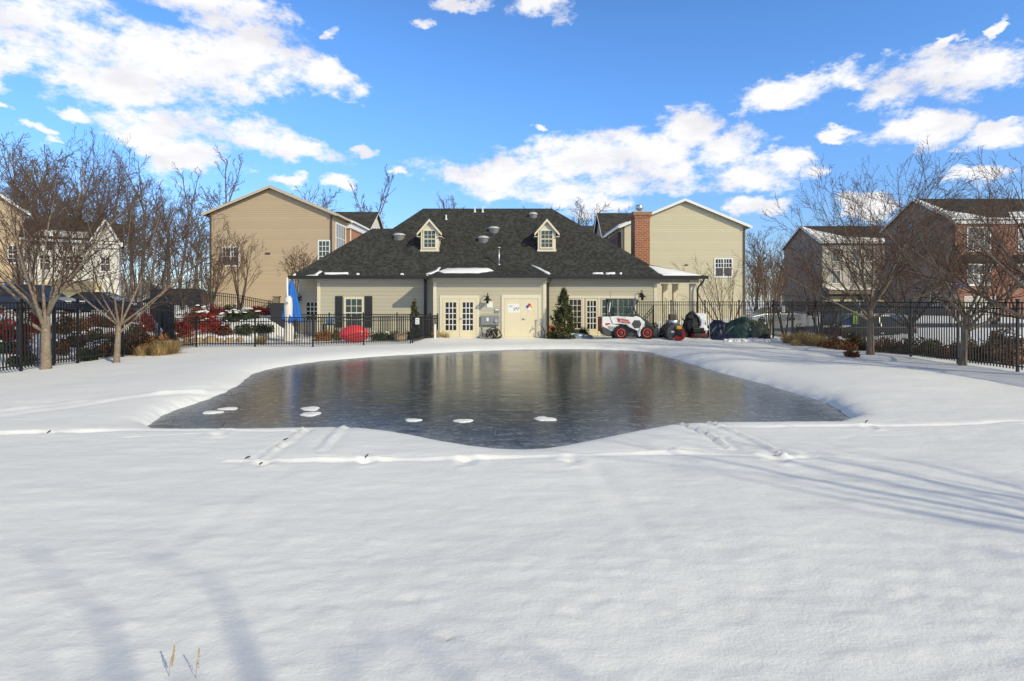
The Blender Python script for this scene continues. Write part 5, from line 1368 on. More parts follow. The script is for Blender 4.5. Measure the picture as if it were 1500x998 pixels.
# cart with grey dome behind the broom
o = empty('lawn_spreader', 'spreader with silver hopper and dark bonnet behind the rotary broom', 'spreader', (PX(985, 30.1), 30.1, 0))
m = MB(); m.lathe([(.1, .55), (.34, .75), (.36, .98), (.32, 1.0)], (0, 0, 0), 16); m.build('hopper', M['steel'], o, local=True)
m = MB(); m.box(-.18, .18, -.15, .15, 1.0, 1.3); m.build('bonnet', M['dkbrown'], o, bevel=.04, local=True)
m = MB(); m.tube([(-.3, 0, .2), (-.2, 0, .6), (.2, 0, .6), (.3, 0, .2)], .03, 8); m.build('frame', M['black'], o, local=True)
for s in (-.3, .3):
    m = MB(); m.lathe([(.1, -.05), (.2, -.05), (.21, 0), (.2, .05), (.1, .05)], (s, 0, .2), 16, 'y'); m.build('wheel', M['tyre'], o, local=True)
# red snow blower with snow on its cover
sx0, sd0 = PX(1020, 29.4), 29.4
o = empty('snow_blower', 'red snow blower under a black cover with a white snow strip hanging down it', 'snow blower', (sx0, sd0, 0))
m = MB(); m.prism([(-.30, .02), (.50, .02), (.52, .26), (.42, .34), (-.22, .32), (-.32, .2)], -.35, .25); m.build('auger_housing', M['dark_red'], o, bevel=.03, local=True)
m = MB()
for k in range(9): a = k*.7; m.bar((-.25+.085*k, -.37, .2), (-.22+.085*k, -.37+.02, .22+.15*math.sin(a)), .05, .04)
m.lathe([(.05, -.28), (.05, .46)], (0, -.36, .2), 10, 'x'); m.build('auger', M['ink'], o, local=True)
m = MB(); m.box(-.2, .4, -.1, .5, .34, .62); m.build('engine', M['black'], o, bevel=.05, local=True)
m = MB(); m.tube([(-.35, .3, .6), (-.5, .6, 1.0), (-.55, .75, 1.15)], .025, 8); m.tube([(.35, .3, .6), (.5, .6, 1.0), (.45, .75, 1.15)], .025, 8); m.build('handle', M['black'], o, local=True)
for s in (-.42, .42):
    m = MB(); m.lathe([(.1, -.08), (.2, -.08), (.22, 0), (.2, .08), (.1, .08)], (s, .35, .22), 16, 'x'); m.build('wheel', M['tyre'], o, local=True)
m = MB(); m.tube([(.55, -.42, 0), (.53, -.40, .8)], .02, 6); m.build('marker_rod', M['mid_grey'], o, local=True)

def blob(name, mat, parent, c, r, seed, amp=.18, fq=1.6, zmin=0.0, nu=64, nv=36, pleat=0):
    vs = []; fs = []
    for j in range(nv+1):
        th = math.pi*j/nv
        for i in range(nu):
            a = 2*math.pi*i/nu; d = Vector((math.sin(th)*math.cos(a), math.sin(th)*math.sin(a), math.cos(th)))
            k = 1+amp*mnoise.noise(d*fq+Vector((seed, seed*1.7, 0)))+amp*.55*mnoise.noise(d*fq*2.7+Vector((seed, 3, seed)))+amp*.5*abs(mnoise.noise(d*fq*5.5+Vector((3, seed, seed))))+amp*.22*mnoise.noise(d*fq*13+Vector((seed, seed, 1)))+pleat*math.sin(a*11+seed)*math.sin(th)
            p = Vector((c[0]+d.x*r[0]*k, c[1]+d.y*r[1]*k, c[2]+d.z*r[2]*k)); p.z = max(zmin, p.z); vs.append(tuple(p))
    for j in range(nv):
        for i in range(nu): fs.append([j*nu+i, j*nu+(i+1) % nu, (j+1)*nu+(i+1) % nu, (j+1)*nu+i])
    m = MB(); m.add(vs, fs, True); return m.build(name, M[mat], parent, local=True)
sb = o
o2 = empty('covered_machine', 'upright machine wrapped in black vinyl with a snow strip down its front', 'covered machine', (PX(1014, 30), 30.0, 0))
blob('cover', 'black_cover', o2, (0, 0, .62), (.46, .4, .78), 2, .12, 1.5, -.02, pleat=.03)
m = MB(); m.box(-.35, -.02, -.38, .1, 1.05, 1.28); m.build('handle_cover', M['black_cover'], o2, bevel=.06, local=True)
vs = [(.05, -.36, 1.36), (.52, -.36, 1.36), (.62, -.40, 1.30), (.60, -.45, 1.0), (.50, -.48, .8), (.62, -.52, .6), (.72, -.55, .50), (.55, -.57, .45), (.2, -.57, .46), (.14, -.55, .52), (.3, -.5, .7), (.33, -.47, .9), (.24, -.42, 1.15)]
m = MB(); n = len(vs); m.add(vs+[(x, y+.3, z) for x, y, z in vs], [list(range(n)), list(range(2*n-1, n-1, -1))]+[[i, i+n, (i+1) % n+n, (i+1) % n] for i in range(n)]); m.build('snow_strip', M['snow_patch'], o2, bevel=.05, seg=3, local=True)
for (nm, lab, mat, a, d_, r, sd_, pl) in [('tarped_heap', 'round navy tarped bundle between the snow blower and the green tarp', 'tarp_navy', 1052, 29.8, (.55, .5, .98), 3, .03),
                              ('tarped_heap', 'largest heap under a glossy dark green tarp', 'tarp_green', 1082, 29.7, (.98, .75, 1.02), 5, .03),
                              ('tarped_heap', 'heap under mottled olive netting at the right end of the row', 'tarp_olive', 1107, 29.5, (.68, .6, .98), 7, .05),
                              ('tarped_heap', 'pale blue snow dusted tarp lying flat under the holly tree', 'tarp_blue', 841, 30.4, (1.0, .45, .26), 9, .05),
                              ('tarped_heap', 'low flattened navy sheet in front of the navy bundle', 'tarp_navy', 1062, 28.9, (.75, .35, .22), 11, .05),
                              ('black_bag', 'small black bag at the far right foot of the olive heap', 'black_cover', 1121, 28.7, (.24, .22, .30), 13, .06)]:
    o = empty(nm, lab, 'tarped heap' if nm != 'black_bag' else 'bag', (PX(a, d_), d_, 0)); blob('tarp', mat, o, (0, 0, .02), r, sd_, .17, 1.7, -.05, pleat=pl)
    rg = random.Random(sd_)
    if nm == 'tarped_heap' and r[2] > .5:
        m = MB(); pts = []
        for k in range(14):
            t_ = -1.2+2.4*k/13; pts.append((r[0]*1.03*math.sin(t_)*.95, -r[1]*(.62+.1*math.sin(k)), r[2]*.82*math.cos(t_)*.9))
        m.tube(pts, .014, 5); m.build('rope', M['mid_grey'], o, local=True)
    if r[2] < .3 and nm == 'tarped_heap' and mat == 'tarp_blue':
        m = MB()
        for k in range(5): m.lathe([(.2, -.03), (.22, .02), (.12, .06), (.02, .07)], (-.6+.28*k+rg.uniform(-.05, .05), -.1+rg.uniform(-.1, .1), .22-.04*abs(k-2)), 10)
        m.build('snow_cap', M['snow_patch'], o, local=True)
# broken snow shovelled up beside the heaps
rg = random.Random(12); m = MB()
for k in range(240):
    px_ = rg.choice([rg.uniform(1066, 1112), rg.uniform(1068, 1140), rg.uniform(1060, 1125)]); d_ = rg.uniform(27.9, 29.0); s_ = rg.uniform(.02, .10); x = PX(px_, d_)
    z = gz(x, d_)+.03; q = [rg.uniform(.7, 1.3) for _ in range(8)]
    m.add([(x+s_*a*q[i], d_+s_*b*q[(i+3) % 8], z+s_*c*q[(i+5) % 8]) for i, (a, b, c) in enumerate([(-1, -1, -.6), (1, -1, -.6), (1, 1, -.6), (-1, 1, -.6), (-.7, -.7, .8), (.7, -.7, .8), (.7, .7, .8), (-.7, .7, .8)])],
          [[3, 2, 1, 0], [4, 5, 6, 7], [0, 1, 5, 4], [1, 2, 6, 5], [2, 3, 7, 6], [3, 0, 4, 7]])
o = m.build('snow_rubble', M['snow_patch'], fixn=False); tag(o, 'broken lumps of shovelled snow in front of the tarped heaps', 'snow rubble', kind='stuff')

# ------------------------------------------------------------------ cars
def car(label, loc, rz, paint, L=4.6, suv=False, snow=False):
    h = 1.72 if suv else 1.44; o = empty('parked_car', label, 'car', loc, rz, 'cars parked beyond the fences')
    hb = .92 if not suv else 1.02; l = L/2
    m = MB(); m.prism([(-l, .32), (-l+.05, .25), (l-.08, .25), (l, .35), (l-.02, .62), (l-.12, .72), (l-1.15, hb), (-l+.55, hb+.02), (-l+.04, hb-.04), (-l-.02, .6)], -.88, .88); m.build('body', M[paint], o, bevel=.09, seg=3, local=True)
    a0, a1 = (-l+.12 if suv else -l+.5), l-1.1; b0, b1 = (-l+.38 if suv else -l+1.25), l-1.95
    vs = [(a0, -.82, hb-.02), (a1, -.82, hb-.02), (a1, .82, hb-.02), (a0, .82, hb-.02), (b0, -.64, h-.05), (b1, -.64, h-.05), (b1, .64, h-.05), (b0, .64, h-.05)]
    m = MB(); m.add(vs, [[3, 2, 1, 0], [4, 5, 6, 7], [0, 1, 5, 4], [1, 2, 6, 5], [2, 3, 7, 6], [3, 0, 4, 7]]); m.build('window_glass', M['glass'], o, bevel=.03, local=True)
    m = MB(); m.add([(b0-.05, -.66, h-.07), (b1+.06, -.66, h-.07), (b1+.06, .66, h-.07), (b0-.05, .66, h-.07), (b0+.1, -.5, h), (b1-.1, -.5, h), (b1-.1, .5, h), (b0+.1, .5, h)], [[3, 2, 1, 0], [4, 5, 6, 7], [0, 1, 5, 4], [1, 2, 6, 5], [2, 3, 7, 6], [3, 0, 4, 7]])
    for s in (-1, 1):
        for (p, q) in ((vs[0], vs[4]), (vs[1], vs[5])): m.bar((p[0], s*.83, p[2]), (q[0], s*.655, q[2]), .09, .05)
        xm = (b0+b1)/2; m.bar((xm, s*.83, hb), (xm, s*.655, h-.05), .08, .05)
    m.build('roof', M[paint], o, local=True)
    for x in (-l+.85, l-.9):
        for s in (-1, 1):
            m = MB(); m.lathe([(.2, -.11), (.31, -.11), (.335, -.07), (.335, .07), (.31, .11), (.2, .11)], (x, s*.80, .335), 20, 'y'); w_ = m.build('wheel', M['tyre'], o, local=True)
            m = MB(); m.lathe([(.03, .095*s), (.2, .10*s), (.215, .116*s), (.215, -.05*s)], (x, s*.80, .335), 18, 'y'); m.build('rim', M['steel'], w_, local=True)
    for s in (-.62, .62):
        m = MB(); m.box(l-.16, l-.01, s-.2, s+.2, .58, .74); m.build('headlight', M['headlight'], o, bevel=.03, local=True)
        m = MB(); m.box(-l-.03, -l+.08, s-.2, s+.2, .68, .9); m.build('taillight', M['taillight'], o, bevel=.02, local=True)
    if snow:
        m = MB(); m.slab([(b0, -.6, h+.07), (b1, -.6, h+.07), (b1, .6, h+.07), (b0, .6, h+.07)], .09); m.slab([(l-1.1, -.7, hb+.05), (l-.25, -.7, .86), (l-.25, .7, .86), (l-1.1, .7, hb+.05)], .07); m.build('snow_cover', M['snow_patch'], o, bevel=.04, seg=3, local=True)
    return o
def cz_(px, d): return (PX(px, d), d, gz(PX(px, d), d))
car('dark blue car parked behind the fence between the two left cherry trees', (PX(150, 37), 37, gz(PX(150, 37), 37)-.12), 0.15, 'car_navy', 4.5)
car('navy car whose roof shows behind the leftmost tree trunk', (PX(52, 34), 34, gz(PX(52, 34), 34)-.02), 0.1, 'car_navy', 4.6, True)
car('dark grey pickup sized car with red tail lamps in front of the tan gable', (PX(258, 50), 50, gz(PX(258, 50), 50)+.02), math.pi+.12, 'car_dark', 4.9, True)
car('slate blue sport utility car behind the lime green sign', (PX(1268, 34.5), 34.5, gz(PX(1268, 34.5), 34.5)-.12), .0, 'car_blue', 4.6, True)
car('dark car with snow on its roof and bonnet in front of the blue one', (PX(1266, 30.2), 30.2, gz(PX(1266, 30.2), 30.2)-.42), math.pi, 'car_dark', 4.4, False, True)
car('far silver car half hidden beside the multi stemmed tree', (PX(1128, 47), 47, gz(PX(1128, 47), 47)-.3), 3.3, 'car_silver', 4.4)
# ------------------------------------------------------------------ trees
def at(px, d): x = PX(px, d); return (x, d, gz(x, d))
GC = 'bare cherry trees round the pool deck'
def lim(*a): return [(R(x), R(t), k) for x, t, k in a]
make_tree('cherry_tree', 'bare cherry tree with pale thick trunk and low left limbs, the leftmost on the deck', 'tree', at(67, 16.5),
          cherry(11, 5.9, 1.55, .125, 1.0, .02, dense=1.12, limbs=lim((178, 62, .75), (190, 52, .85), (150, 34, .9), (80, 24, 1), (20, 20, 1.0), (-25, 48, .8), (-80, 36, .9), (240, 40, .9), (120, 50, .8), (300, 22, 1))), 1, M['bark_cherry'], M['twig'], GC)
make_tree('cherry_tree', 'slimmer bare cherry tree right of the leftmost one, before the rust coloured grasses', 'tree', at(170, 18.4),
          cherry(23, 5.2, 1.25, .088, 1.0, .05, dense=1.05, limbs=lim((165, 42, .9), (200, 50, .7), (100, 25, 1), (30, 44, .8), (-10, 58, .72), (-70, 38, .9), (250, 36, .8), (60, 18, .9))), 1, M['bark_cherry'], M['twig'], GC)
make_tree('cherry_tree', 'wide spreading bare cherry tree standing right of the lime green sign', 'tree', at(1275, 21.2),
          cherry(37, 6.1, 1.75, .12, 1.0, .01, lk=1.15, dense=.9, rmin=.0060, limbs=lim((178, 62, .6), (172, 42, .85), (140, 26, 1.0), (90, 18, 1.05), (35, 26, 1.0), (5, 40, 1.0), (-5, 62, .6), (-80, 40, .8), (215, 34, .9), (260, 30, .95), (310, 30, .95))), 1, M['bark_limb'], M['twig'], GC)
make_tree('cherry_tree', 'leaning bare cherry tree with pale trunk near the right edge of the photo', 'tree', at(1410, 17.4),
          cherry(41, 5.2, 1.5, .105, 1.0, .06, lk=1.1, dense=.92, rmin=.0055, limbs=lim((175, 42, .9), (150, 24, 1.0), (90, 20, 1), (20, 30, 1), (-12, 55, .95), (8, 66, .7), (-75, 42, .9), (200, 56, .8), (255, 36, .9))), 1, M['bark_mid'], M['twig'], GC)
make_tree('cherry_tree', 'bare cherry tree mostly beyond the right edge, its branches reaching into the sky', 'tree', (14.25, 14.7, 0),
          cherry(53, 4.9, 1.5, .13, 1.0, 0, lk=1.25, dense=1.0, limbs=lim((178, 48, 1.0), (165, 34, 1.05), (150, 60, .9), (90, 25, 1), (20, 35, 1), (-60, 42, 1), (205, 40, 1.0), (250, 30, 1))), 1, M['bark_limb'], M['twig'], GC)
make_tree('cherry_tree', 'bare tree beyond the right edge that throws streaks of shade on the foreground snow', 'tree', (14.2, -3.7, 0),
          cherry(61, 9.0, 4.9, .24, 1.0, 0, dense=.30, rmin=.009, limbs=lim((150, 22, 1.0), (60, 16, 1.0), (240, 18, 1.0), (20, 10, 1.0), (310, 24, .9), (200, 28, .8), (100, 6, 1.0))), 1, M['bark_limb'], M['twig'], GC)
make_tree('oak_tree', 'tall bare tree behind the camera whose limbs shade the lower left snow', 'tree', (9.2, -8.9, 0),
          cherry(71, 9.6, 6.9, .30, 1.0, 0, dense=.22, rmin=.014, limbs=lim((135, 6, .9), (45, 14, 1.0), (225, 17, .95), (60, 27, .8), (200, 24, .8))), 1, M['bark_dark'], M['twig_grey'])
make_tree('oak_tree', 'second tall bare tree behind the camera that shades the bottom centre snow', 'tree', (10.6, -7.6, 0),
          cherry(73, 8.6, 6.4, .23, 1.0, 0, dense=.2, rmin=.014, limbs=lim((135, 8, .9), (45, 14, 1.0), (225, 18, .9))), 1, M['bark_dark'], M['twig_grey'])
make_tree('small_tree', 'dark low forked tree just behind the right fence between two cherry trees', 'tree', at(1336, 24.2),
          cherry(83, 4.9, 1.0, .11, 1.0, .0, 7, 1.1), 1, M['bark_dark'], M['twig'])
GM = 'multi stemmed bare trees'
for (px, d, H, st, tl, sd_, mt, mc, lab) in [
    (1062, 33.2, 4.3, 6, 26, 5, 'bark_limb', 'twig', 'multi stemmed bare tree spreading beside the porch columns behind the loader'),
    (1128, 33.5, 4.7, 5, 14, 6, 'bark_limb', 'twig_brown', 'bare tree with two pale stems just left of the olive heap, brown topped'),
    (1152, 30.5, 4.9, 4, 15, 7, 'bark_limb', 'twig_brown', 'brown twigged tree with pale slim stems behind the right end of the heaps'),
    (1205, 26.5, 4.3, 5, 24, 8, 'bark_dark', 'twig', 'dark multi stemmed tree behind the right fence, left of the lime green sign'),
    (352, 40, 5.6, 5, 15, 9, 'bark_dark', 'twig_brown', 'slender bare tree in front of the tan gable, right of its double window'),
    (308, 38, 4.6, 6, 20, 10, 'bark_dark', 'twig_brown', 'bushy bare tree at the left corner of the tan gable'),
    (440, 40, 4.2, 6, 20, 12, 'bark_limb', 'twig_brown', 'bare tree with brown seed heads showing over the left end of the clubhouse roof'),
    (268, 44, 7.6, 5, 13, 13, 'bark_dark', 'twig', 'reddish bare tree over the dark pickup'),
    (232, 47, 8.4, 5, 13, 14, 'bark_dark', 'twig', 'reddish bare tree left of the dark pickup, right of the white house'),
    (198, 52, 9.6, 5, 12, 15, 'bark_dark', 'twig', 'reddish bare tree close beside the right corner of the white house'),
    (1105, 62, 7.0, 6, 16, 16, 'bark_dark', 'twig_brown', 'brown bare tree against the right corner of the pale tan gable'),
    (1128, 66, 8.2, 6, 16, 17, 'bark_dark', 'twig_brown', 'brown bare tree between the pale tan gable and the beige townhouse'),
    (1185, 60, 6.0, 5, 20, 18, 'bark_dark', 'twig', 'bare street tree before the dark side gable of the beige townhouse'),
    (1310, 44, 5.2, 5, 20, 19, 'bark_dark', 'twig', 'bare street tree before the grey side wall of the brick townhouse'),
    (1455, 38, 4.6, 5, 20, 20, 'bark_dark', 'twig', 'bare street tree before the brick townhouse front'),
    (40, 38, 6.8, 5, 16, 21, 'bark_dark', 'twig', 'bare tree before the corner where the tan and white houses meet'),
    (110, 45, 7.2, 5, 15, 22, 'bark_dark', 'twig', 'bare tree rising before the white house')]:
    o = make_tree('bare_tree', lab, 'tree', at(px, d), multi(sd_, H, .05 if d < 35 else .06, st, tl, 1.0, .006 if d < 35 else .012), 0, M[mt], M[mc], GM, (6, 3))
    if sd_ == 12:
        rg = np.random.default_rng(4); n = 900; u = rg.normal(size=(n, 3)); u /= np.linalg.norm(u, axis=1, keepdims=True); cl = rg.normal(size=(60, 3)); cl /= np.linalg.norm(cl, axis=1, keepdims=True); cl[:, 2] = abs(cl[:, 2])
        C = cl[rg.integers(0, 60, n)]*np.array([1.7, 1.5, 1.5])*.9+np.array([0, 0, 2.6])+u*.16
        V = np.stack([C-u*.05, C+np.roll(u, 1, 1)*.03, C+u*.05, C-np.roll(u, 1, 1)*.03], 1).reshape(-1, 3)
        mesh_obj('seed_heads', np_mesh('seed_heads', V, np.arange(n*4).reshape(-1, 4), M['seed']), o)

# woods beyond the houses: five grown trees, then copies with their own size and turn
PROTO = [woods(101, 24, .36, .40, 13, .95, .032, 2, 1.0), woods(102, 24, .32, .46, 12, .95, .032, 3, .9), woods(103, 24, .38, .34, 14, .9, .034, 2, 1.05), woods(104, 24, .30, .50, 9, .8, .034, 2, .75), woods(105, 24, .22, .60, 7, .55, .036, 2, .6)]
protos = [None]*5
WD = [(2, 88, 205, 0, 'tall bare wood tree at the extreme left of the skyline'), (30, 95, 202, 2, 'tall bare wood tree behind the tan house at the left edge, twin leader'), (58, 84, 204, 1, 'tall bare wood tree above the leftmost cherry tree'),
      (88, 92, 222, 0, 'tall bare wood tree above the left part of the white house roof'), (118, 86, 224, 2, 'tall bare wood tree above the middle of the white house'), (148, 95, 222, 1, 'tall bare wood tree above the small white gable'),
      (178, 88, 228, 0, 'tall bare wood tree just right of the small white gable'), (206, 84, 222, 3, 'bare wood tree with upright limbs right of the white house'), (238, 92, 262, 4, 'thin bare wood tree in the gap left of the tan gable'),
      (262, 86, 238, 3, 'bare wood tree with long bare trunk left of the tan gable'), (286, 96, 270, 1, 'shorter bare wood tree close to the left eave of the tan gable'), (312, 84, 214, 3, 'tallest single bare tree just behind the left eave of the tan gable'),
      (345, 110, 265, 4, 'thin bare crown peeping over the left slope of the tan gable'), (432, 100, 262, 4, 'bare crown peeping over the right slope of the tan gable'), (470, 105, 268, 1, 'bare crown above the right eave of the tan gable'),
      (541, 92, 238, 3, 'bare forked tree standing between the left row and the clubhouse roof'), (556, 104, 262, 4, 'thinner bare tree close right of the forked tree by the left row'), (592, 98, 296, 4, 'stubby bare tree over the left hip of the clubhouse'),
      (640, 104, 280, 3, 'bare crown over the left end of the clubhouse ridge'), (660, 110, 284, 1, 'wide bare crown over the left third of the clubhouse ridge'), (796, 118, 296, 1, 'faint bare crown at the right end of the clubhouse ridge'),
      (838, 108, 292, 2, 'bare spreading crown right of the clubhouse ridge'), (868, 104, 290, 1, 'bare crown left of the far dark roof and chimney'), (929, 96, 287, 4, 'single bare leader rising behind the chimney'),
      (14, 100, 232, 3, 'shorter bare wood tree low on the skyline at the photo left edge'), (72, 104, 216, 2, 'bare wood tree filling the gap over the white house chimney end'), (104, 99, 240, 4, 'thin bare wood tree over the white house roof ridge'), (134, 103, 236, 0, 'bare wood tree behind the white gable peak'),
      (164, 78, 262, 3, 'nearer bare wood tree at the right corner of the white house'), (192, 98, 250, 1, 'bare wood tree in the thicket right of the white house'), (222, 80, 285, 0, 'nearer low bare wood tree over the dark end-on fence'), (250, 102, 268, 2, 'bare wood tree in the thicket left of the tan gable'), (296, 82, 320, 1, 'low bare wood tree touching the left wall of the tan gable'),
      (1108, 92, 330, 1, 'bare tree over the gap right of the pale tan gable'), (1138, 98, 345, 0, 'bare tree left of the beige townhouse gable'), (1160, 104, 352, 2, 'bare tree touching the beige townhouse gable')]
for i, (px, d, top, k, lab) in enumerate(WD):
    x, y, z = at(px, d); H = PZ(top, d)-z; rg = random.Random(i+200)
    if protos[k] is None:
        protos[k] = make_tree('wood_tree', lab, 'tree', (x, y, z), PROTO[k], 1, M['bark_wood'], M['twig_wood'], 'tall bare trees of the wood beyond the houses', (6, 3)); o = protos[k]
    else:
        o = copy_tree(protos[k]); o['label'] = lab; o.location = (x, y, z)
    s = H/24.5; o.scale = (s*rg.uniform(.9, 1.1), s*rg.uniform(.9, 1.1), s); o.rotation_euler = (0, 0, rg.uniform(0, 6.28))
# far treeline that reads as one mass
rg = random.Random(99); L = []
for k in range(620):
    d = rg.uniform(125, 190); a = rg.uniform(-150, 1650); x = PX(a, d); h = rg.uniform(6, 12)
    L.append(([(x, d, -.5), (x+rg.uniform(-.4, .4), d, h*.5), (x+rg.uniform(-.8, .8), d, h)], [.16, .12, .05]))
    for j in range(16):
        z0 = rg.uniform(.25, .8)*h; an = rg.uniform(0, 6.28); ln = rg.uniform(1.2, 3.2)
        L.append(([(x, d, z0), (x+math.cos(an)*ln*.5, d+math.sin(an)*ln*.5, z0+ln*.5), (x+math.cos(an)*ln*.8, d+math.sin(an)*ln*.8, z0+ln*1.1)], [.07, .055, .04]))
v, q = tubes_np(L, 3); tag(mesh_obj('distant_woods', np_mesh('distant_woods', v, q, M['twig_wood'])), 'distant strip of bare woodland along the horizon', 'woods', kind='stuff')

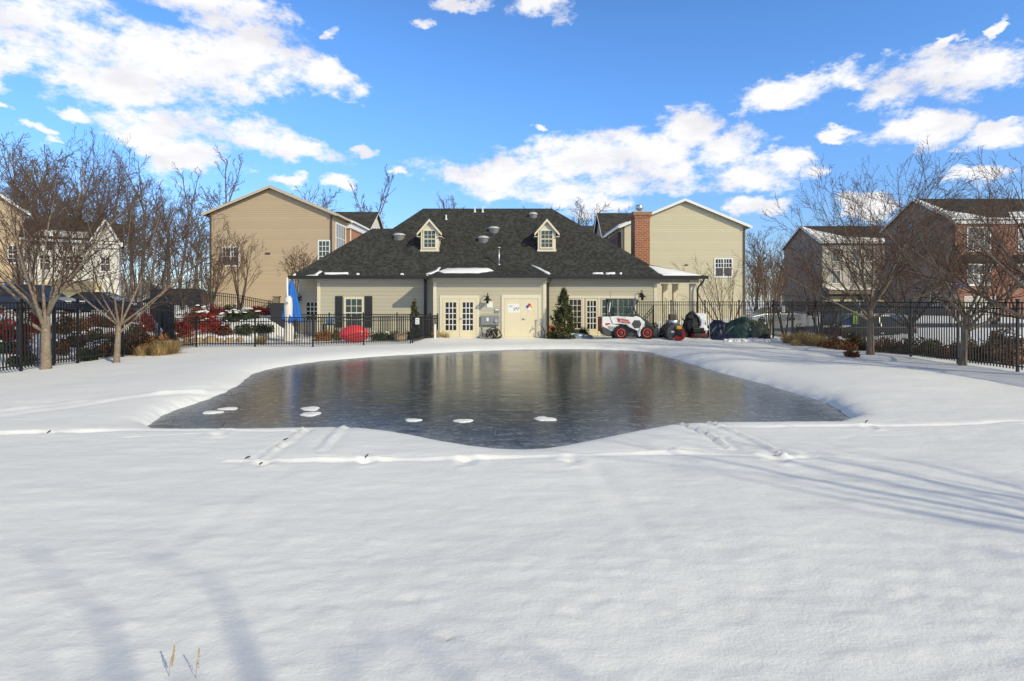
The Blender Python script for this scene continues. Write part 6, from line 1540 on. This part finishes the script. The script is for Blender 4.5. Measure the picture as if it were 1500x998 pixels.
# ------------------------------------------------------------------ shrubs
GR, GV, GO = 'red leaved shrubs on the left bank', 'evergreen mounds on the left bank', 'rust and olive shrubs behind the right fence'
SH = [ # px, d, r, h, mat, n, leaf, label, group, snow
 (18, 18.6, .62, 1.05, 'red_leaf', 2600, .05, 'bright red shrub behind the left fence at the photo edge, the largest there', GR, 0),
 (37, 17.6, .42, .75, 'red_leaf', 1500, .05, 'bright red shrub low behind the left fence, right of the largest one', GR, 0),
 (-8, 19.5, .6, .95, 'red_leaf', 1500, .05, 'bright red shrub cut by the left photo edge', GR, 0),
 (54, 22, .6, 1.0, 'red_leaf', 1700, .055, 'red shrub glimpsed left of the thick cherry trunk', GR, 0),
 (93, 22.5, .55, 1.0, 'brown_leaf', 1500, .055, 'dark brown shrub glimpsed right of the thick cherry trunk', GR, 0),
 (122, 22.5, .48, 1.0, 'rust_leaf', 1500, .055, 'orange red upright shrub beside the fence post between the cherry trees', GR, 0),
 (150, 26, .8, .9, 'dkred_leaf', 2200, .06, 'wide dark red mound between the two left cherry trees', GR, 0),
 (178, 28, .75, .95, 'dkred_leaf', 2000, .06, 'dark red mound behind the slim cherry trunk', GR, 0),
 (214, 26.5, .55, 1.0, 'red_leaf', 1500, .055, 'red shrub left of the dark end-on fence', GR, 0),
 (262, 26.5, .62, 1.25, 'red_leaf', 2200, .055, 'red shrub right of the dark end-on fence, tallest of the bank', GR, 1),
 (288, 29.5, .85, .95, 'dkred_leaf', 2400, .06, 'broad dark red shrub half way up the bank over the boulders', GR, 0),
 (312, 28.6, .8, .85, 'red_leaf', 2300, .055, 'red shrub directly above the boulder row', GR, 1),
 (331, 28.4, .5, .7, 'dkred_leaf', 1200, .055, 'small dark red shrub above the last boulder', GR, 2),
 (318, 35.2, .75, .8, 'red_leaf', 1600, .06, 'red shrub high on the bank before the stepping fence, left one', GR, 1),
 (376, 35.2, .95, .75, 'red_leaf', 1900, .06, 'red shrub high on the bank before the stepping fence, right one', GR, 0),
 (150, 20.4, .62, .62, 'brown_leaf', 1700, .05, 'dark brown mound before the dark red ones between the left cherry trees', GV, 3),
 (128, 19.0, .42, .5, 'green_leaf', 1100, .05, 'small green mound beside the fence post between the cherry trees', GV, 1),
 (84, 19.2, .55, .6, 'brown_leaf', 1300, .05, 'brown mound behind the dense gate fence, left part', GV, 2),
 (30, 17.2, .42, .42, 'green_leaf', 1100, .05, 'low green mound at the foot of the left fence below the red shrubs', GV, 1),
 (4, 17.8, .48, .45, 'green_leaf', 1100, .05, 'low green mound at the photo edge below the red shrubs', GV, 2),
 (165, 22.5, .5, .55, 'rust_leaf', 1200, .05, 'rust brown mound between the slim cherry trunk and the post', GV, 1),
 (290, 33, .8, .8, 'dkred_leaf', 1800, .06, 'dark red brown mound under the dark pickup', GV, 2),
 (342, 31.5, .8, .7, 'green_leaf', 1800, .06, 'dark evergreen mound with snow in the middle of the bank', GV, 5),
 (356, 29, .55, .75, 'green_leaf', 1500, .055, 'evergreen mound at the right foot of the bank behind the low fence', GV, 1),
 (338, 36, .7, .75, 'green_leaf', 1200, .06, 'evergreen mound between the two red shrubs at the top of the bank', GV, 1),
 (396, 36, .6, .9, 'green_leaf', 1200, .06, 'rounded evergreen beside the utility box', GV, 0),
 (385, 30.5, .9, .6, 'green_leaf', 1700, .055, 'spreading evergreen under the utility box wall', GV, 4),
 (181, 21.2, .7, .75, 'brown_leaf', 2200, .06, 'rust coloured shrub at the foot of the slim cherry tree', 'rust shrubs at the left deck corner', 0),
 (215, 22.2, 1.0, 1.1, 'rust_leaf', 3600, .06, 'tall rust coloured shrub before the dark end-on fence', 'rust shrubs at the left deck corner', 0),
 (200, 21.4, .62, .6, 'rust_leaf', 1800, .06, 'low rust coloured shrub between the other two at the left deck corner', 'rust shrubs at the left deck corner', 0),
 (472, 28.6, .62, .72, 'rust_leaf', 2300, .045, 'russet rounded shrub by the shaded side door', None, 0),
 (493, 28.9, .38, .6, 'olive_leaf', 1100, .045, 'small olive shrub touching the left of the red shell', None, 0),
 (556, 29.0, .6, .5, 'green_leaf', 1500, .045, 'low dark hedge shrub right of the red shell', 'low hedge under the window wall', 1),
 (577, 29.2, .6, .5, 'green_leaf', 1500, .045, 'low dark hedge shrub before the shaded wall', 'low hedge under the window wall', 1),
 (598, 29.3, .5, .55, 'green_leaf', 1300, .045, 'low dark hedge shrub at the corner post', 'low hedge under the window wall', 0),
 (808, 30.2, .42, .55, 'green_leaf', 1300, .04, 'low evergreen at the left foot of the holly tree', None, 0),
 (840, 30.6, .5, .6, 'green_leaf', 1500, .04, 'low evergreen at the right foot of the holly tree', None, 0),
 (856, 30.7, .42, .72, 'green_leaf', 1700, .04, 'neat round evergreen before the glazed door left of the loader', None, 0),
 (962, 30.4, .55, .95, 'green_leaf', 1500, .045, 'dark evergreen between the loader and the rotary broom', None, 0),
 (1218, 24.3, .6, .55, 'rust_leaf', 1600, .05, 'rust coloured shrub before the right fence left of the lime green sign', GO, 1),
 (1238, 23.3, .55, .55, 'rust_leaf', 1500, .05, 'rust coloured shrub under the lime green sign', GO, 1),
 (1257, 23.4, .62, .8, 'olive_leaf', 1700, .05, 'olive shrub just left of the wide cherry trunk', GO, 0),
 (1297, 22.6, .65, .75, 'rust_leaf', 1700, .05, 'rust shrub just right of the wide cherry trunk', GO, 1),
 (1318, 21.8, .5, .65, 'rust_leaf', 1400, .05, 'rust shrub below the dark forked tree', GO, 0),
 (1345, 21.3, .7, .7, 'olive_leaf', 1900, .05, 'broad olive green shrub below the dark forked tree', GO, 1),
 (1371, 20.3, .62, .75, 'olive_leaf', 1600, .05, 'olive green shrub left of the leaning cherry trunk', GO, 0),
 (1392, 19.6, .45, .6, 'dkred_leaf', 1200, .05, 'dark red shrub close left of the leaning cherry trunk', GO, 0),
 (1428, 19.2, .55, .75, 'rust_leaf', 1500, .05, 'rust shrub close right of the leaning cherry trunk', GO, 1),
 (1452, 18.6, .55, .9, 'brown_leaf', 1500, .05, 'brown shrub behind the fence left of the last right post', GO, 0),
 (1490, 17.8, .55, .95, 'rust_leaf', 1500, .05, 'rust shrub behind the fence at the right photo edge', GO, 0),
 (1470, 21.5, .7, 1.0, 'brown_leaf', 1500, .06, 'taller brown shrub further behind the last right post', GO, 0),
 (1172, 29.5, .6, .9, 'green_leaf', 1300, .05, 'dark shrub behind the fence by the white notice', GO, 0),
 (1222, 28.5, .7, 1.1, 'dkred_leaf', 1400, .05, 'dark brown shrub behind the fence by the dark multi stemmed tree', GO, 0),
 (1480, 19.5, .6, .8, 'olive_leaf', 1500, .05, 'olive shrub behind the fence between the last two right shrubs', GO, 1),
 (1408, 20.6, .55, .7, 'brown_leaf', 1400, .05, 'brown shrub straight behind the leaning cherry trunk', GO, 1),
 (110, 20.5, .5, .55, 'brown_leaf', 1300, .05, 'brown mound behind the dense gate fence, right part', GV, 3),
 (140, 21.8, .55, .6, 'olive_leaf', 1500, .05, 'olive brown mound in front of the orange red upright shrub', GV, 3),
 (196, 24.0, .6, .7, 'brown_leaf', 1700, .05, 'brown shrub before the red one left of the dark end-on fence', GV, 2),
 (246, 25.0, .5, .6, 'brown_leaf', 1400, .05, 'brown shrub at the foot of the tallest red shrub of the bank', GV, 1),
 (300, 31.0, .8, .7, 'red_leaf', 1700, .06, 'red mound above the broad dark red shrub', GV, 4),
 (364, 33.0, .8, .6, 'green_leaf', 1600, .06, 'dark evergreen mound left of the spreading one near the top of the bank', GV, 4),
 (1246, 20.3, .35, .28, 'dkred_leaf', 420, .05, 'small dark red tuft alone on the snow before the wide cherry tree', None, 0)]
for i, (px, d, r, h, mt, n, ls, lab, grp, sn) in enumerate(SH):
    x = PX(px, d)
    if GO == grp and x < 14.1 and x > 13.75: x = 14.75
    z = gz(x, d)
    shrub('shrub', lab, 'shrub', (x, d, z+.02), r, h, M[mt], n, ls, 300+i, grp, snow=sn)
shrub('holly_tree', 'conical holly tree with speckled leaves right of the service doors', 'tree', (PX(825.5, 30.3), 30.3, 0), .82, 2.72, M['holly_leaf'], 7000, .062, 401, None, shape='cone', stems=5)
shrub('holly_tree', 'small thin holly in front of the shaded wall behind the low fence', 'tree', (PX(607, 29.7), 29.7, 0), .42, 2.15, M['holly_leaf'], 1800, .05, 402, None, shape='cone', stems=4)
GT = 'dry grass tufts at the edges of the deck'
for i, (px, d, r, h, n, lab) in enumerate([(247, 21.6, .6, .52, 1100, 'large straw coloured grass tuft at the left deck corner, nearest the low fence'), (233, 21.0, .5, .46, 800, 'straw coloured grass tuft left of the largest one at the left deck corner'),
     (207, 20.8, .35, .35, 300, 'short straw tuft below the rust shrubs'), (382, 26.2, .42, .45, 420, 'straw tuft behind the low fence left of the umbrella'), (640, 29.2, .4, .5, 360, 'dry grass tuft beside the white marker post'), (652, 29.6, .35, .4, 260, 'smaller dry grass tuft at the foot of the french doors'),
     (1156, 26.8, .55, .5, 420, 'straw tuft at the far end of the right fence'), (1172, 26.2, .55, .62, 420, 'straw tuft second from the far end of the right fence'), (1190, 25.4, .5, .6, 420, 'tall straw tuft left of the rust shrubs at the right fence'), (1203, 24.8, .5, .55, 420, 'orange straw tuft touching the rust shrubs at the right fence'),
     (1166, 25.4, .35, .3, 260, 'low straw tuft in front of the right fence, nearest the heaps')]):
    x = PX(px, d); grass_tuft('grass_tuft', lab, (x, d, gz(x, d)+.03), r, h, n, 500+i, group=GT)
# two dry seed stalks in the foreground
for i, (px, py, h, lab) in enumerate([(247, 992, .15, 'taller bent dry seed stalk at the bottom of the photo'), (286, 996, .14, 'thin straight dry seed stalk right of the bent one')]):
    d = GD(py); x = PX(px, d); rg = random.Random(i+3); z = float(height(np.array([x]), np.array([d]))[0])
    o = empty('seed_stalk', lab, 'dry stalk', (x, d, z), 0, 'dry stalks in the foreground snow')
    tip = (.03-.01*i, 0, h); m = MB(); m.tube([(0, 0, -.04), (.008, 0, h*.5), tip], [.0016, .0014, .0008], 5); m.build('stem', M['straw'], o, local=True)
    m = MB()
    for k in range(150 if i == 0 else 60):
        t_ = rg.uniform(.35, 1.12); c = Vector((.008+(tip[0]-.008)*t_, 0, h*t_))+Vector((rg.gauss(0, .0035), rg.gauss(0, .0035), 0))*(1.5-t_)
        q = Vector((rg.gauss(0, 1), rg.gauss(0, 1), rg.gauss(1, 1))).normalized()*rg.uniform(.003, .007); s = q.cross(Vector((0, 1, .3))).normalized()*.002
        m.poly(c-q, c+s, c+q, c-s)
    m.build('seed_head', M['straw'], o, local=True, fixn=False)
# boulders
rg = random.Random(33)
for i, (px, d, r, lab) in enumerate([(272, 26.6, .17, 'first tan boulder of the row, beside the dark fence end'), (289, 26.8, .22, 'second tan boulder of the row under the red shrubs'), (307, 27.0, .27, 'largest orange tan boulder in the middle of the row'), (322, 27.2, .17, 'fourth tan boulder of the row'), (336, 27.3, .21, 'fifth pale tan boulder of the row'), (351, 27.4, .18, 'last grey tan boulder at the right of the row'), (586, 28.7, .33, 'tan boulder under the low hedge by the corner post'), (276, 25.2, .22, 'small grey rock in front of the boulder row')]):
    x = PX(px, d); o = empty('boulder', lab, 'boulder', (x, d, gz(x, d)), 0, 'tan boulders edging the left bank')
    b = blob('stone', 'rock', o, (0, 0, .12), (r, r*.7, r*.75), 60+i, .35, 1.2, -.1, 28, 16)
    if i in (1, 3, 4): m = MB(); m.lathe([(r*.6, -.04), (r*.62, .02), (r*.35, .07), (.02, .08)], (0, 0, .12+r*.68), 12); m.build('snow_cap', M['snow_patch'], o, local=True)
